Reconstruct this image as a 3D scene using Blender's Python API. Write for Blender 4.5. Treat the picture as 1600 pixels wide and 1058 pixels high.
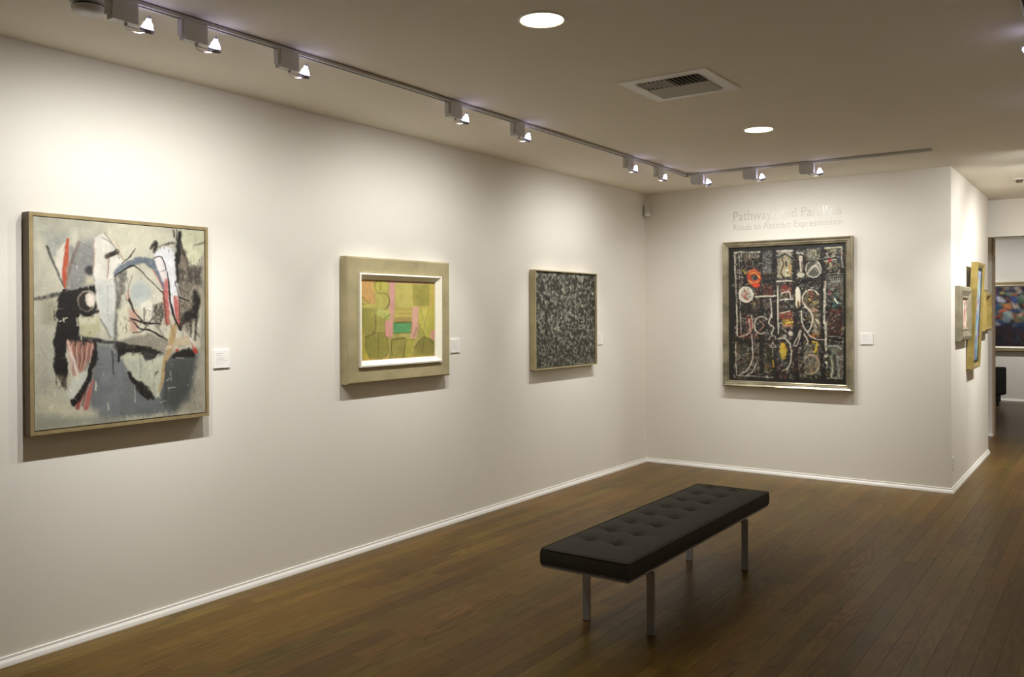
import bpy, bmesh, math, random
import numpy as np
from mathutils import Vector, Matrix
PI = math.pi
for o in list(bpy.data.objects): bpy.data.objects.remove(o)
sc = bpy.context.scene
col = sc.collection

# ------------------------------------------------------------------ camera
cd = bpy.data.cameras.new('camera'); cam = bpy.data.objects.new('camera', cd); col.objects.link(cam); sc.camera = cam
cd.sensor_fit = 'HORIZONTAL'; cd.sensor_width = 36.0; cd.lens = 1346.07 / 1600 * 36.0
cd.shift_y = (497.43 - 529) / 1600; cd.clip_start = .05; cd.clip_end = 60
yaw, pit, rol = .6137, .0059, -.0045
Fw = Vector((-math.sin(yaw) * math.cos(pit), math.cos(yaw) * math.cos(pit), -math.sin(pit)))
R0 = Vector((math.cos(yaw), math.sin(yaw), 0)); U0 = R0.cross(Fw)
Rt = math.cos(rol) * R0 + math.sin(rol) * U0; Up = -math.sin(rol) * R0 + math.cos(rol) * U0
M = Matrix((Rt, Up, -Fw)).transposed().to_4x4(); M.translation = Vector((0, 0, 1.5323)); cam.matrix_world = M

# ------------------------------------------------------------------ world, exposure
w = bpy.data.worlds.new('world'); sc.world = w; w.use_nodes = True
w.node_tree.nodes['Background'].inputs[0].default_value = (.9, .8, .65, 1)
w.node_tree.nodes['Background'].inputs[1].default_value = .0
sc.view_settings.view_transform = 'Standard'; sc.view_settings.look = 'None'
sc.view_settings.exposure = 0.38; sc.view_settings.gamma = 1.0; sc.view_settings.use_curve_mapping = False
sc.cycles.use_denoising = True
sc.cycles.max_bounces = 10; sc.cycles.diffuse_bounces = 7; sc.cycles.glossy_bounces = 4
sc.cycles.sample_clamp_indirect = 4.0
SPOT_W = 42.0         # halogen track spots
SPOT_COL = (1.0, .995, .965)
SPILL_W = 22.5         # wide spill of the same lamps
DOWN_E = 15.0          # lens emission of the recessed downlights
DOWN_COL = (1.0, .83, .52)

# ------------------------------------------------------------------ sizes of the place
XL, YB, XR, H = -3.983, 8.042, -1.153, 2.75      # left wall, end wall, partition corner, ceiling
YE, YD, YN = 10.55, 12.0, 16.86                   # end of partition, door wall, far wall of next room

# ------------------------------------------------------------------ materials
def lin(c):
    return tuple((v / 255 / 12.92) if v / 255 <= .04045 else ((v / 255 + .055) / 1.055) ** 2.4 for v in c)
def base_mat(name, color, rough=.5, metal=0.0, spec=.5, noise=0, nscale=30, bump=0, bscale=200, stretch=(1, 1, 1), coat=0):
    m = bpy.data.materials.new(name); m.use_nodes = True; nt = m.node_tree; b = nt.nodes['Principled BSDF']
    b.inputs['Base Color'].default_value = (*color, 1); b.inputs['Roughness'].default_value = rough
    b.inputs['Metallic'].default_value = metal; b.inputs['Specular IOR Level'].default_value = spec
    b.inputs['Coat Weight'].default_value = coat
    tc = nt.nodes.new('ShaderNodeTexCoord'); mp = nt.nodes.new('ShaderNodeMapping'); mp.inputs['Scale'].default_value = stretch
    nt.links.new(tc.outputs['Object'], mp.inputs['Vector'])
    n = nt.nodes.new('ShaderNodeTexNoise'); n.inputs['Scale'].default_value = nscale; n.inputs['Detail'].default_value = 5
    nt.links.new(mp.outputs[0], n.inputs['Vector'])
    mr = nt.nodes.new('ShaderNodeMapRange'); mr.inputs['From Min'].default_value = .3; mr.inputs['From Max'].default_value = .7
    mr.inputs['To Min'].default_value = 1 - noise; mr.inputs['To Max'].default_value = 1 + noise
    nt.links.new(n.outputs['Fac'], mr.inputs['Value'])
    mx = nt.nodes.new('ShaderNodeVectorMath'); mx.operation = 'SCALE'; mx.inputs[0].default_value = color
    nt.links.new(mr.outputs[0], mx.inputs['Scale']); nt.links.new(mx.outputs[0], b.inputs['Base Color'])
    if bump:
        n2 = nt.nodes.new('ShaderNodeTexNoise'); n2.inputs['Scale'].default_value = bscale; n2.inputs['Detail'].default_value = 3
        nt.links.new(mp.outputs[0], n2.inputs['Vector'])
        bp = nt.nodes.new('ShaderNodeBump'); bp.inputs['Strength'].default_value = bump; bp.inputs['Distance'].default_value = .002
        nt.links.new(n2.outputs['Fac'], bp.inputs['Height']); nt.links.new(bp.outputs[0], b.inputs['Normal'])
    return m
def emit_mat(name, color, strength):
    m = bpy.data.materials.new(name); m.use_nodes = True; nt = m.node_tree; b = nt.nodes['Principled BSDF']
    b.inputs['Base Color'].default_value = (*color, 1); b.inputs['Emission Color'].default_value = (*color, 1)
    b.inputs['Emission Strength'].default_value = strength
    return m
M_wall = base_mat('wall_paint', (.825, .788, .712), .75, noise=.012, nscale=1.5, bump=.12, bscale=260, spec=.25)
M_ceil = base_mat('ceiling_paint', (.89, .835, .725), .9, noise=.012, nscale=1.2, bump=.08, bscale=200, spec=.15)
M_base = base_mat('trim_paint', (.88, .86, .82), .4, noise=.01)
M_white = base_mat('white_metal', (.62, .61, .57), .4, noise=.02)
M_card = base_mat('label_card', (.90, .88, .83), .7, noise=.01)
M_ink = base_mat('label_ink', (.62, .60, .56), .7, noise=.02)
M_letter = base_mat('grey_vinyl', (.60, .575, .51), .25, noise=.02)
M_dark = base_mat('dark_gap', (.02, .018, .015), .7, noise=.1)
M_steel = base_mat('brushed_steel', (.36, .36, .40), .42, metal=.6, noise=.08, nscale=60, stretch=(1, 1, .05))
M_fabric = base_mat('charcoal_upholstery', (.036, .031, .022), .66, noise=.12, nscale=60, bump=.35, bscale=900, spec=.22)
M_black = base_mat('black_leather', (.012, .011, .010), .45, noise=.1)
M_gold = base_mat('gilt_wood', (.36, .28, .14), .42, metal=.35, noise=.14, nscale=14, stretch=(1, 1, 1))
M_gold_side = base_mat('brown_stained_wood', (.13, .085, .035), .5, noise=.15, nscale=20)
M_champagne = base_mat('champagne_leaf', (.43, .37, .21), .45, metal=.25, noise=.12, nscale=9)
M_cream = base_mat('cream_liner', (.86, .82, .68), .5, noise=.03)
M_silver = base_mat('antique_silver_leaf', (.37, .33, .23), .32, metal=.65, noise=.38, nscale=7)
M_oldgold = base_mat('antique_gold_leaf', (.36, .27, .085), .38, metal=.45, noise=.18, nscale=14)
M_greygold = base_mat('grey_gilt_wood', (.30, .27, .19), .45, metal=.3, noise=.18, nscale=14)
M_lens = emit_mat('downlight_lens', DOWN_COL, DOWN_E)
M_lamp = emit_mat('halogen_reflector_glow', (.66, .62, 1.0), 4.0)
_nt = M_lamp.node_tree; _v = _nt.nodes.new('ShaderNodeTexVoronoi'); _v.inputs['Scale'].default_value = 95
_tc = _nt.nodes.new('ShaderNodeTexCoord'); _nt.links.new(_tc.outputs['Object'], _v.inputs['Vector'])
_mr = _nt.nodes.new('ShaderNodeMapRange'); _mr.inputs['From Max'].default_value = .6; _mr.inputs['To Min'].default_value = 26.0; _mr.inputs['To Max'].default_value = 1.5
_nt.links.new(_v.outputs['Distance'], _mr.inputs['Value']); _nt.links.new(_mr.outputs[0], _nt.nodes['Principled BSDF'].inputs['Emission Strength'])
M_lampglass = base_mat('reflector_glass', (.55, .55, .62), .15, noise=.02)

def canvas_mat(name, rough=.5, coat=0.0):
    m = bpy.data.materials.new(name); m.use_nodes = True; nt = m.node_tree; b = nt.nodes['Principled BSDF']
    a = nt.nodes.new('ShaderNodeAttribute'); a.attribute_name = 'paint'
    n = nt.nodes.new('ShaderNodeTexNoise'); n.inputs['Scale'].default_value = 90; n.inputs['Detail'].default_value = 4
    tc = nt.nodes.new('ShaderNodeTexCoord'); nt.links.new(tc.outputs['Object'], n.inputs['Vector'])
    bp = nt.nodes.new('ShaderNodeBump'); bp.inputs['Strength'].default_value = .25; bp.inputs['Distance'].default_value = .003
    nt.links.new(n.outputs['Fac'], bp.inputs['Height']); nt.links.new(bp.outputs[0], b.inputs['Normal'])
    nt.links.new(a.outputs['Color'], b.inputs['Base Color']); b.inputs['Roughness'].default_value = rough
    b.inputs['Coat Weight'].default_value = coat
    return m
M_canvas = canvas_mat('oil_paint'); M_canvas_gloss = canvas_mat('glossy_oil_paint', .38)

def wood_mat(name, along='Y', c0=(.050, .027, .0030), c1=(.185, .106, .018), gloss=.32):
    m = bpy.data.materials.new(name); m.use_nodes = True; nt = m.node_tree; b = nt.nodes['Principled BSDF']
    L = nt.links.new
    g = nt.nodes.new('ShaderNodeNewGeometry'); at = nt.nodes.new('ShaderNodeAttribute'); at.attribute_name = 'tone'
    off = nt.nodes.new('ShaderNodeCombineXYZ'); mu = nt.nodes.new('ShaderNodeMath'); mu.operation = 'MULTIPLY'; mu.inputs[1].default_value = 37.0
    L(at.outputs['Fac'], mu.inputs[0]); L(mu.outputs[0], off.inputs['Z']); L(mu.outputs[0], off.inputs['X' if along == 'X' else 'Y'])
    ad = nt.nodes.new('ShaderNodeVectorMath'); ad.operation = 'ADD'; L(g.outputs['Position'], ad.inputs[0]); L(off.outputs[0], ad.inputs[1])
    def mapped(sx, sy):
        mp = nt.nodes.new('ShaderNodeMapping'); mp.inputs['Scale'].default_value = (sx, sy, 1) if along == 'Y' else (sy, sx, 1)
        L(ad.outputs[0], mp.inputs['Vector']); return mp
    # broad cathedral figure: warped bands
    n1 = nt.nodes.new('ShaderNodeTexNoise'); n1.inputs['Scale'].default_value = 1; n1.inputs['Detail'].default_value = 2; n1.inputs['Roughness'].default_value = .55
    L(mapped(9, 1.1).outputs[0], n1.inputs['Vector'])
    s = nt.nodes.new('ShaderNodeMath'); s.operation = 'MULTIPLY'; s.inputs[1].default_value = 62; L(n1.outputs['Fac'], s.inputs[0])
    sn = nt.nodes.new('ShaderNodeMath'); sn.operation = 'SINE'; L(s.outputs[0], sn.inputs[0])
    n2 = nt.nodes.new('ShaderNodeTexNoise'); n2.inputs['Scale'].default_value = 1; n2.inputs['Detail'].default_value = 5
    L(mapped(220, 7).outputs[0], n2.inputs['Vector'])
    n3 = nt.nodes.new('ShaderNodeTexNoise'); n3.inputs['Scale'].default_value = 1.1; n3.inputs['Detail'].default_value = 3
    L(g.outputs['Position'], n3.inputs['Vector'])
    # f = .25+ .12*sin + .5*fine + tone
    def ma(op, a, bb, c=None):
        x = nt.nodes.new('ShaderNodeMath'); x.operation = op
        for i, v in enumerate((a, bb, c)):
            if v is None: continue
            if isinstance(v, (int, float)): x.inputs[i].default_value = v
            else: L(v, x.inputs[i])
        return x.outputs[0]
    n4 = nt.nodes.new('ShaderNodeTexNoise'); n4.inputs['Scale'].default_value = 1; L(mapped(5, .9).outputs[0], n4.inputs['Vector'])
    mk = ma('MULTIPLY_ADD', n4.outputs['Fac'], 2.6, -1.05); mk = ma('MAXIMUM', mk, .15); f = ma('MULTIPLY', sn.outputs[0], mk); f = ma('MULTIPLY', f, .26)
    f = ma('MULTIPLY_ADD', n2.outputs['Fac'], .55, f)
    f = ma('MULTIPLY_ADD', n3.outputs['Fac'], .55, f)
    f = ma('MULTIPLY_ADD', at.outputs['Fac'], .26, f)
    f = ma('ADD', f, -.17)
    cr = nt.nodes.new('ShaderNodeValToRGB'); cr.color_ramp.elements[0].color = (*c0, 1); cr.color_ramp.elements[1].color = (*c1, 1)
    cr.color_ramp.elements[0].position = .12; cr.color_ramp.elements[1].position = .9
    L(f, cr.inputs['Fac'])
    # each board leans a little to red or to olive
    hs = nt.nodes.new('ShaderNodeHueSaturation'); fr = ma('MULTIPLY', at.outputs['Fac'], 7.31); fr = ma('FRACT', fr, 0)
    L(ma('MULTIPLY_ADD', fr, .022, .489), hs.inputs['Hue']); L(cr.outputs['Color'], hs.inputs['Color'])
    L(hs.outputs['Color'], b.inputs['Base Color'])
    L(ma('MULTIPLY_ADD', n2.outputs['Fac'], .16, gloss - .08), b.inputs['Roughness'])
    b.inputs['Specular IOR Level'].default_value = .10
    bp = nt.nodes.new('ShaderNodeBump'); bp.inputs['Strength'].default_value = .12; bp.inputs['Distance'].default_value = .001
    L(n2.outputs['Fac'], bp.inputs['Height']); L(bp.outputs[0], b.inputs['Normal'])
    return m
M_wood = wood_mat('oak_floor_boards', 'Y'); M_wood2 = wood_mat('oak_cross_boards', 'X', (.09, .06, .035), (.17, .12, .075))

# ------------------------------------------------------------------ mesh helpers
class MB:
    def __init__(s): s.v = []; s.f = []; s.m = []
    def box(s, x0, x1, y0, y1, z0, z1, mi=0):
        n = len(s.v); s.v += [(x, y, z) for z in (z0, z1) for y in (y0, y1) for x in (x0, x1)]
        for q in ((0, 2, 3, 1), (4, 5, 7, 6), (0, 1, 5, 4), (2, 6, 7, 3), (0, 4, 6, 2), (1, 3, 7, 5)): s.f.append(tuple(n + i for i in q)); s.m.append(mi)
        return s
    def bbox(s, x0, x1, y0, y1, z0, z1, c=.002, mi=0):   # box with chamfered top edges
        n = len(s.v)
        s.v += [(x0, y0, z0), (x1, y0, z0), (x1, y1, z0), (x0, y1, z0), (x0, y0, z1 - c), (x1, y0, z1 - c), (x1, y1, z1 - c), (x0, y1, z1 - c),
                (x0 + c, y0 + c, z1), (x1 - c, y0 + c, z1), (x1 - c, y1 - c, z1), (x0 + c, y1 - c, z1)]
        for q in ((0, 3, 2, 1), (8, 9, 10, 11)): s.f.append(tuple(n + i for i in q)); s.m.append(mi)
        for k in range(4):
            j = (k + 1) % 4
            s.f.append((n + k, n + j, n + 4 + j, n + 4 + k)); s.f.append((n + 4 + k, n + 4 + j, n + 8 + j, n + 8 + k)); s.m += [mi, mi]
        return s
    def ring(s, pts_list, closed=True, cap=(False, False), mi=0):  # skin consecutive loops
        n = len(s.v); k = len(pts_list[0])
        for p in pts_list: s.v += [tuple(q) for q in p]
        for i in range(len(pts_list) - 1):
            for j in range(k if closed else k - 1):
                a = n + i * k + j; b = n + i * k + (j + 1) % k
                s.f.append((a, b, b + k, a + k)); s.m.append(mi)
        if cap[0]: s.f.append(tuple(n + j for j in reversed(range(k)))); s.m.append(mi)
        if cap[1]: s.f.append(tuple(n + (len(pts_list) - 1) * k + j for j in range(k))); s.m.append(mi)
        return s
    def cyl(s, c, axis, prof, seg=20, cap=(True, True), mi=0):     # prof: (distance along axis, radius)
        a = Vector(axis).normalized(); t = a.orthogonal().normalized(); u = a.cross(t); c = Vector(c)
        return s.ring([[c + a * d + (t * math.cos(2 * PI * i / seg) + u * math.sin(2 * PI * i / seg)) * r for i in range(seg)] for d, r in prof], True, cap, mi)
    def tube(s, pts, r, seg=8, mi=0, closed=False):
        pts = [Vector(p) for p in pts]; L = []; t0 = None
        for i, p in enumerate(pts):
            if closed: d = pts[(i + 1) % len(pts)] - pts[i - 1]
            else: d = pts[min(i + 1, len(pts) - 1)] - pts[max(i - 1, 0)]
            d.normalize()
            t0 = d.orthogonal().normalized() if t0 is None else (t0 - d * t0.dot(d)).normalized()
            u = d.cross(t0)
            L.append([p + (t0 * math.cos(2 * PI * k / seg) + u * math.sin(2 * PI * k / seg)) * r for k in range(seg)])
        if closed: L.append(L[0]); return s.ring(L, True, (False, False), mi)
        return s.ring(L, True, (True, True), mi)
    def build(s, name, mats, parent=None, smooth=False, loc=None, rotz=None):
        me = bpy.data.meshes.new(name); me.from_pydata([tuple(v) for v in s.v], [], s.f)
        mats = mats if isinstance(mats, (list, tuple)) else [mats]
        for m in mats: me.materials.append(m)
        if len(mats) > 1: me.polygons.foreach_set('material_index', s.m)
        bm = bmesh.new(); bm.from_mesh(me); bmesh.ops.recalc_face_normals(bm, faces=bm.faces); bm.to_mesh(me); bm.free()
        if smooth:
            me.polygons.foreach_set('use_smooth', [True] * len(me.polygons))
            try: me.set_sharp_from_angle(angle=math.radians(38))
            except Exception: pass
        o = bpy.data.objects.new(name, me); col.objects.link(o)
        if parent: o.parent = parent
        if loc: o.location = loc
        if rotz is not None: o.rotation_euler = (0, 0, rotz)
        return o
def tag(o, label=None, cat=None, group=None, kind=None):
    if label: o['label'] = label
    if cat: o['category'] = cat
    if group: o['group'] = group
    if kind: o['kind'] = kind
    return o
def empty(name, loc, rotz=0, label=None, cat=None, group=None):
    o = bpy.data.objects.new(name, None); o.empty_display_size = .1; col.objects.link(o); o.location = loc; o.rotation_euler = (0, 0, rotz)
    return tag(o, label, cat, group)
def struct(name, mb, mat, label=None, cat=None):
    return tag(mb.build(name, mat), label, cat, None, 'structure')

# ------------------------------------------------------------------ room shell
Y0, XX = -2.6, 1.3
struct('wall_left', MB().box(XL - .12, XL, Y0, YB, -.1, H + .1), M_wall, 'long off-white wall on which three paintings hang', 'wall')
struct('wall_back', MB().box(XL - .12, XR, YB, YB + .11, -.1, H + .1), M_wall, 'off-white end wall with the exhibition title and the large dark painting', 'wall')
struct('wall_right', MB().box(XR - .11, XR, YB + .11, YE, -.1, H + .1), M_wall, 'off-white side of the partition with three small paintings along the corridor', 'wall')
struct('wall_front', MB().box(XL - .12, XX + .12, Y0 - .12, Y0, -.1, H + .1), M_wall, 'off-white wall behind the viewer', 'wall')
struct('wall_far_side', MB().box(XX, XX + .12, Y0, YN, -.1, H + .1), M_wall, 'off-white wall on the other side of the corridor', 'wall')
struct('wall_doorway', MB().box(-3.2, -1.25, YD, YD + .12, -.1, H + .1), M_wall, 'narrow strip of cream wall left of the doorway to the next room', 'wall')
struct('wall_passage_side', MB().box(-3.2, -3.1, YB + .11, YD, -.1, H + .1), M_wall, 'off-white wall closing the side passage behind the partition', 'wall')
struct('trim_header', MB().box(XR - 1.5, XX, 10.79, 10.93, 2.345, H), M_wall, 'cream header above the doorway to the next room', 'header')
struct('trim_door_edge', MB().box(-1.262, -1.245, YD - .012, YD + .13, 0, H), base_mat('door_edge_wood', (.52, .38, .26), .5, noise=.08), 'thin tan edge strip of the doorway jamb', 'door trim')
struct('wall_next_room', MB().box(-5.5, XX + .12, YN, YN + .12, -.1, H + .1), M_wall, 'bright white far wall of the next room', 'wall')
struct('wall_next_room_side', MB().box(-5.6, -5.5, YD, YN, -.1, H + .1), M_wall, 'left side wall of the next room', 'wall')
struct('ceiling', MB().box(XL - .12, XX + .12, Y0 - .12, YN + .12, H, H + .1), M_ceil, 'plain painted gallery ceiling', 'ceiling')

def baseboard(name, axis, a0, a1, wall, sgn, label, mitre=(0, 0)):
    # profile: low shoe that stands proud, then a thin upper fillet
    mb = MB()
    pr = [(0, 0), (.021, 0), (.0205, .006), (.017, .018), (.010, .028), (.008, .029), (.0075, .040), (0, .0415)]
    L = []
    for t, mt in ((a0, mitre[0]), (a1, mitre[1])):
        L.append([(wall + sgn * d, t + mt * d, z) if axis == 'Y' else (t + mt * d, wall + sgn * d, z) for d, z in pr])
    mb.ring(L, True, (True, True)); struct(name, mb, M_base, label, 'baseboard')
baseboard('baseboard_left', 'Y', Y0, YB, XL, 1, 'white stepped baseboard along the long left wall')
baseboard('baseboard_back', 'X', XL, XR, YB, -1, 'white baseboard under the large dark painting on the end wall', (0, 1))
baseboard('baseboard_right', 'Y', YB, YE, XR, 1, 'white baseboard along the corridor side of the partition', (-1, 0))
baseboard('baseboard_doorway', 'X', -3.1, -1.262, YD, -1, 'short white baseboard at the foot of the doorway jamb')
baseboard('baseboard_next_room', 'X', -5.5, XX, YN, -1, 'white baseboard on the far wall of the next room')

# ------------------------------------------------------------------ floor boards
rnd = random.Random(11)
def set_tone(o, tones):   # tones: one value per vertex
    a = o.data.attributes.new('tone', 'FLOAT', 'POINT'); a.data.foreach_set('value', tones)
M_gap = base_mat('stained_subfloor', (.030, .018, .008), .6, noise=.1)
floor = struct('floor', MB().box(XL - .12, XX + .12, Y0 - .12, YD + .06, -.1, -.0125), M_gap, 'dark brown strip oak floor of the gallery', 'floor')
BW = .0826; G = .0003
boards = []
x = XL
while x < XX:
    y = Y0 - rnd.random() * 1.2
    while y < YD + .06:
        L = rnd.uniform(.55, 2.2); y1 = min(y + L, YD + .06)
        if y1 > Y0 and y1 - max(y, Y0) > .02: boards.append((x, max(y, Y0), min(x + BW, XX), y1, rnd.random()))
        y += L
    x += BW
def seen(bd):
    # projected size of a board from the photograph's viewpoint, and whether it is in view
    cx = (bd[0] + bd[2]) / 2; best = 0
    for t in (0, .25, .5, .75, 1):
        cy = bd[1] + (bd[3] - bd[1]) * t; d = Vector((cx, cy, -1.532)); z = d.dot(Fw)
        if z < .5: continue
        px = 800 + 1346 * d.dot(Rt) / z; py = 497.4 - 1346 * d.dot(Up) / z
        if -20 < px < 1620 and py < 1075 and not (cy > YB and cx < XR): best += (bd[3] - bd[1]) / z ** 3
    return best
order = sorted(boards, key=seen, reverse=True)
near, rest = order[:300], order[300:]
def board_mb(mb, b): mb.bbox(b[0] + G, b[2] - G, b[1] + G, b[3] - G, -.0125, (b[4] * 7.7 % 1) * .0002 - .0002, .0004)
for b in near:
    mb = MB(); board_mb(mb, b); o = mb.build('plank', M_wood, floor); set_tone(o, [b[4]] * len(mb.v))
mb = MB(); tn = []
for b in rest:
    board_mb(mb, b); tn += [b[4]] * 12
o = mb.build('plank_field', M_wood, floor); set_tone(o, tn); tag(o, 'remaining narrow oak boards', None, None, 'stuff')
floor2 = struct('floor_next_room', MB().box(-5.5, XX + .12, YD + .06, YN + .1, -.1, -.0125), M_dark, 'greyish oak floor of the next room with boards running crosswise', 'floor')
mb = MB(); tn = []; y = YD + .06
while y < YN:
    x = -5.5 - rnd.random()
    while x < XX:
        L = rnd.uniform(.6, 2.2)
        mb.bbox(max(x, -5.5) + G, min(x + L, XX + .1) - G, y + G, min(y + BW, YN + .1) - G, -.0125, 0, .0011); tn += [rnd.random()] * 12
        x += L
    y += BW
o = mb.build('cross_boards', M_wood2, floor2); set_tone(o, tn); tag(o, None, None, None, 'stuff')

# ------------------------------------------------------------------ painter: strokes on a rectified canvas grid
class Paint:
    """quad = the canvas corners (TL,TR,BR,BL) in the sketch's own units; strokes are given in those units and rectified."""
    def __init__(s, w, h, quad, base, seed=1):
        s.w, s.h = w, h; s.rng = np.random.default_rng(seed)
        src = np.array(quad, float); dst = np.array([(0, 0), (w, 0), (w, h), (0, h)], float); A = []
        for (a, b), (u, v) in zip(src, dst):
            A.append([a, b, 1, 0, 0, 0, -u * a, -u * b, -u]); A.append([0, 0, 0, a, b, 1, -v * a, -v * b, -v])
        s.Hm = np.linalg.svd(np.array(A))[2][-1].reshape(3, 3)
        s.k = math.hypot(w, h) / (math.hypot(*(src[2] - src[0])))
        s.Y, s.X = np.mgrid[0:h, 0:w].astype(float) + .5
        s.img = np.ones((h, w, 3)) * np.array(base, float); s.hgt = np.zeros((h, w))
        s.rk = 1.0; s.n1 = s.noise(4, 3); s.n2 = s.noise(4, 3); s.nf = s.noise(2.0, 2); s.streak = s.noise(3, 3, 5); s.streakh = s.noise(3, 3, .2)
    def noise(s, sc_, octv=3, ay=1.0):
        out = np.zeros((s.h, s.w)); amp = 1; tot = 0
        for o in range(octv):
            c = sc_ * 2 ** (octv - 1 - o); gx = int(s.w / c * (1 if ay >= 1 else 1)) + 3; cy = c * ay; gy = int(s.h / cy) + 3
            g = s.rng.standard_normal((gy, gx)); fx = s.X / c; fy = s.Y / cy
            ix = np.minimum(fx.astype(int), gx - 2); iy = np.minimum(fy.astype(int), gy - 2); tx = fx - ix; ty = fy - iy
            tx = tx * tx * (3 - 2 * tx); ty = ty * ty * (3 - 2 * ty)
            out += amp * ((g[iy, ix] * (1 - tx) + g[iy, ix + 1] * tx) * (1 - ty) + (g[iy + 1, ix] * (1 - tx) + g[iy + 1, ix + 1] * tx) * ty); tot += amp; amp *= .6
        return out / tot
    def T(s, pts):
        p = np.c_[np.array(pts, float), np.ones(len(pts))] @ s.Hm.T
        return p[:, :2] / p[:, 2:]
    def blend(s, m, c, a, hgt, dry, var):
        if dry: m = m * np.clip(1.15 - dry + (s.nf + s.streak * .7) * .9 * dry * 1.6, 0, 1)
        m = np.clip(m * a, 0, 1)[..., None]; c = np.array(c, float) * (1 + var * s.n1[..., None])
        s.img = s.img * (1 - m) + c * m; s.hgt = s.hgt * (1 - m[..., 0] * .5) + hgt * m[..., 0]
    def poly(s, pts, c, soft=1.0, a=1.0, rough=1.0, dry=0, var=.05, hgt=.3):
        p = s.T(pts); X = s.X + s.n1 * rough * s.rk * s.k * 2; Y = s.Y + s.n2 * rough * s.rk * s.k * 2
        ins = np.zeros(X.shape, bool); d = np.full(X.shape, 1e9)
        for i in range(len(p)):
            (x0, y0), (x1, y1) = p[i - 1], p[i]
            if y0 != y1:
                cnd = ((y0 > Y) != (y1 > Y)) & (X < (x1 - x0) * (Y - y0) / (y1 - y0) + x0); ins ^= cnd
            dx, dy = x1 - x0, y1 - y0; t = np.clip(((X - x0) * dx + (Y - y0) * dy) / (dx * dx + dy * dy + 1e-9), 0, 1)
            d = np.minimum(d, np.hypot(X - x0 - t * dx, Y - y0 - t * dy))
        sd = np.where(ins, d, -d); sf = max(.6, soft * s.k)
        s.blend(np.clip(.5 + sd / sf * .5, 0, 1), c, a, hgt, dry, var)
    def line(s, pts, wd, c, soft=1.0, a=1.0, rough=.6, dry=0, smooth=True, var=.05, hgt=.5):
        pts = np.array(pts, float)
        if smooth and len(pts) > 2:
            q = [pts[0]]; P = np.vstack([2 * pts[0] - pts[1], pts, 2 * pts[-1] - pts[-2]])
            for i in range(1, len(P) - 2):
                for t in (.25, .5, .75, 1.0):
                    q.append(.5 * (2 * P[i] + (P[i + 1] - P[i - 1]) * t + (2 * P[i - 1] - 5 * P[i] + 4 * P[i + 1] - P[i + 2]) * t * t + (-P[i - 1] + 3 * P[i] - 3 * P[i + 1] + P[i + 2]) * t ** 3))
            pts = np.array(q)
        p = s.T(pts); n = len(p)
        wd = wd if isinstance(wd, (list, tuple)) else [wd, wd]
        ws = np.interp(np.linspace(0, 1, n), np.linspace(0, 1, len(wd)), wd) * s.k * .5
        mrg = ws.max() + soft * s.k + 3 + rough * s.rk * s.k * 6
        x0, x1 = int(max(0, p[:, 0].min() - mrg)), int(min(s.w, p[:, 0].max() + mrg)); y0, y1 = int(max(0, p[:, 1].min() - mrg)), int(min(s.h, p[:, 1].max() + mrg))
        if x1 <= x0 or y1 <= y0: return
        sl = (slice(y0, y1), slice(x0, x1)); X = s.X[sl] + s.n1[sl] * rough * s.rk * s.k * 2; Y = s.Y[sl] + s.n2[sl] * rough * s.rk * s.k * 2
        sd = np.full(X.shape, -1e9)
        for i in range(1, n):
            (a0, b0), (a1, b1) = p[i - 1], p[i]; dx, dy = a1 - a0, b1 - b0
            t = np.clip(((X - a0) * dx + (Y - b0) * dy) / (dx * dx + dy * dy + 1e-9), 0, 1)
            sd = np.maximum(sd, ws[i - 1] * (1 - t) + ws[i] * t - np.hypot(X - a0 - t * dx, Y - b0 - t * dy))
        sf = max(.6, soft * s.k); m0 = np.clip(.5 + sd / sf * .5, 0, 1)
        if dry: m0 = m0 * np.clip(1.15 - dry + (s.nf[sl] + s.streak[sl] * .7) * 1.44 * dry, 0, 1)
        m0 = np.clip(m0 * a, 0, 1)[..., None]; cc = np.array(c, float) * (1 + var * s.n1[sl][..., None])
        s.img[sl] = s.img[sl] * (1 - m0) + cc * m0; s.hgt[sl] = s.hgt[sl] * (1 - m0[..., 0] * .5) + hgt * m0[..., 0]
    def oval(s, cx, cy, rx, ry, c, ang=0, **k):
        a = math.radians(ang); P = [(cx + rx * math.cos(t) * math.cos(a) - ry * math.sin(t) * math.sin(a), cy + rx * math.cos(t) * math.sin(a) + ry * math.sin(t) * math.cos(a)) for t in np.linspace(0, 2 * PI, 19)[:-1]]
        s.poly(P, c, **k)
    def ringo(s, cx, cy, rx, ry, wd, c, a0=0, a1=360, **k):
        s.line([(cx + rx * math.cos(math.radians(t)), cy + ry * math.sin(math.radians(t))) for t in np.linspace(a0, a1, 13)], wd, c, smooth=False, **k)
    def brushed(s, n, wd, L, jit=.06, vert=.5, a=.55, seed=1):
        """short strokes that drag the colour already there: breaks flat shapes into brushwork"""
        g = np.random.default_rng(seed); Hi = np.linalg.inv(s.Hm); src = s.img.copy()
        for i in range(n):
            u, v = g.uniform(2, s.w - 3), g.uniform(2, s.h - 3); c = src[int(v), int(u)] * (1 + g.normal(0, jit))
            an = g.normal(PI / 2, .35) if g.random() < vert else g.uniform(0, PI); l = L * g.uniform(.4, 1.3) * s.k
            q = np.array([[u, v, 1], [u + math.cos(an) * l * .5 + g.normal(0, .6), v + math.sin(an) * l * .5, 1], [u + math.cos(an) * l, v + math.sin(an) * l, 1]]) @ Hi.T
            s.line(q[:, :2] / q[:, 2:], [wd * g.uniform(.5, 1.2), wd * .3], c, 1.5, a, rough=.8, dry=.35, smooth=False, hgt=.8)
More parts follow.
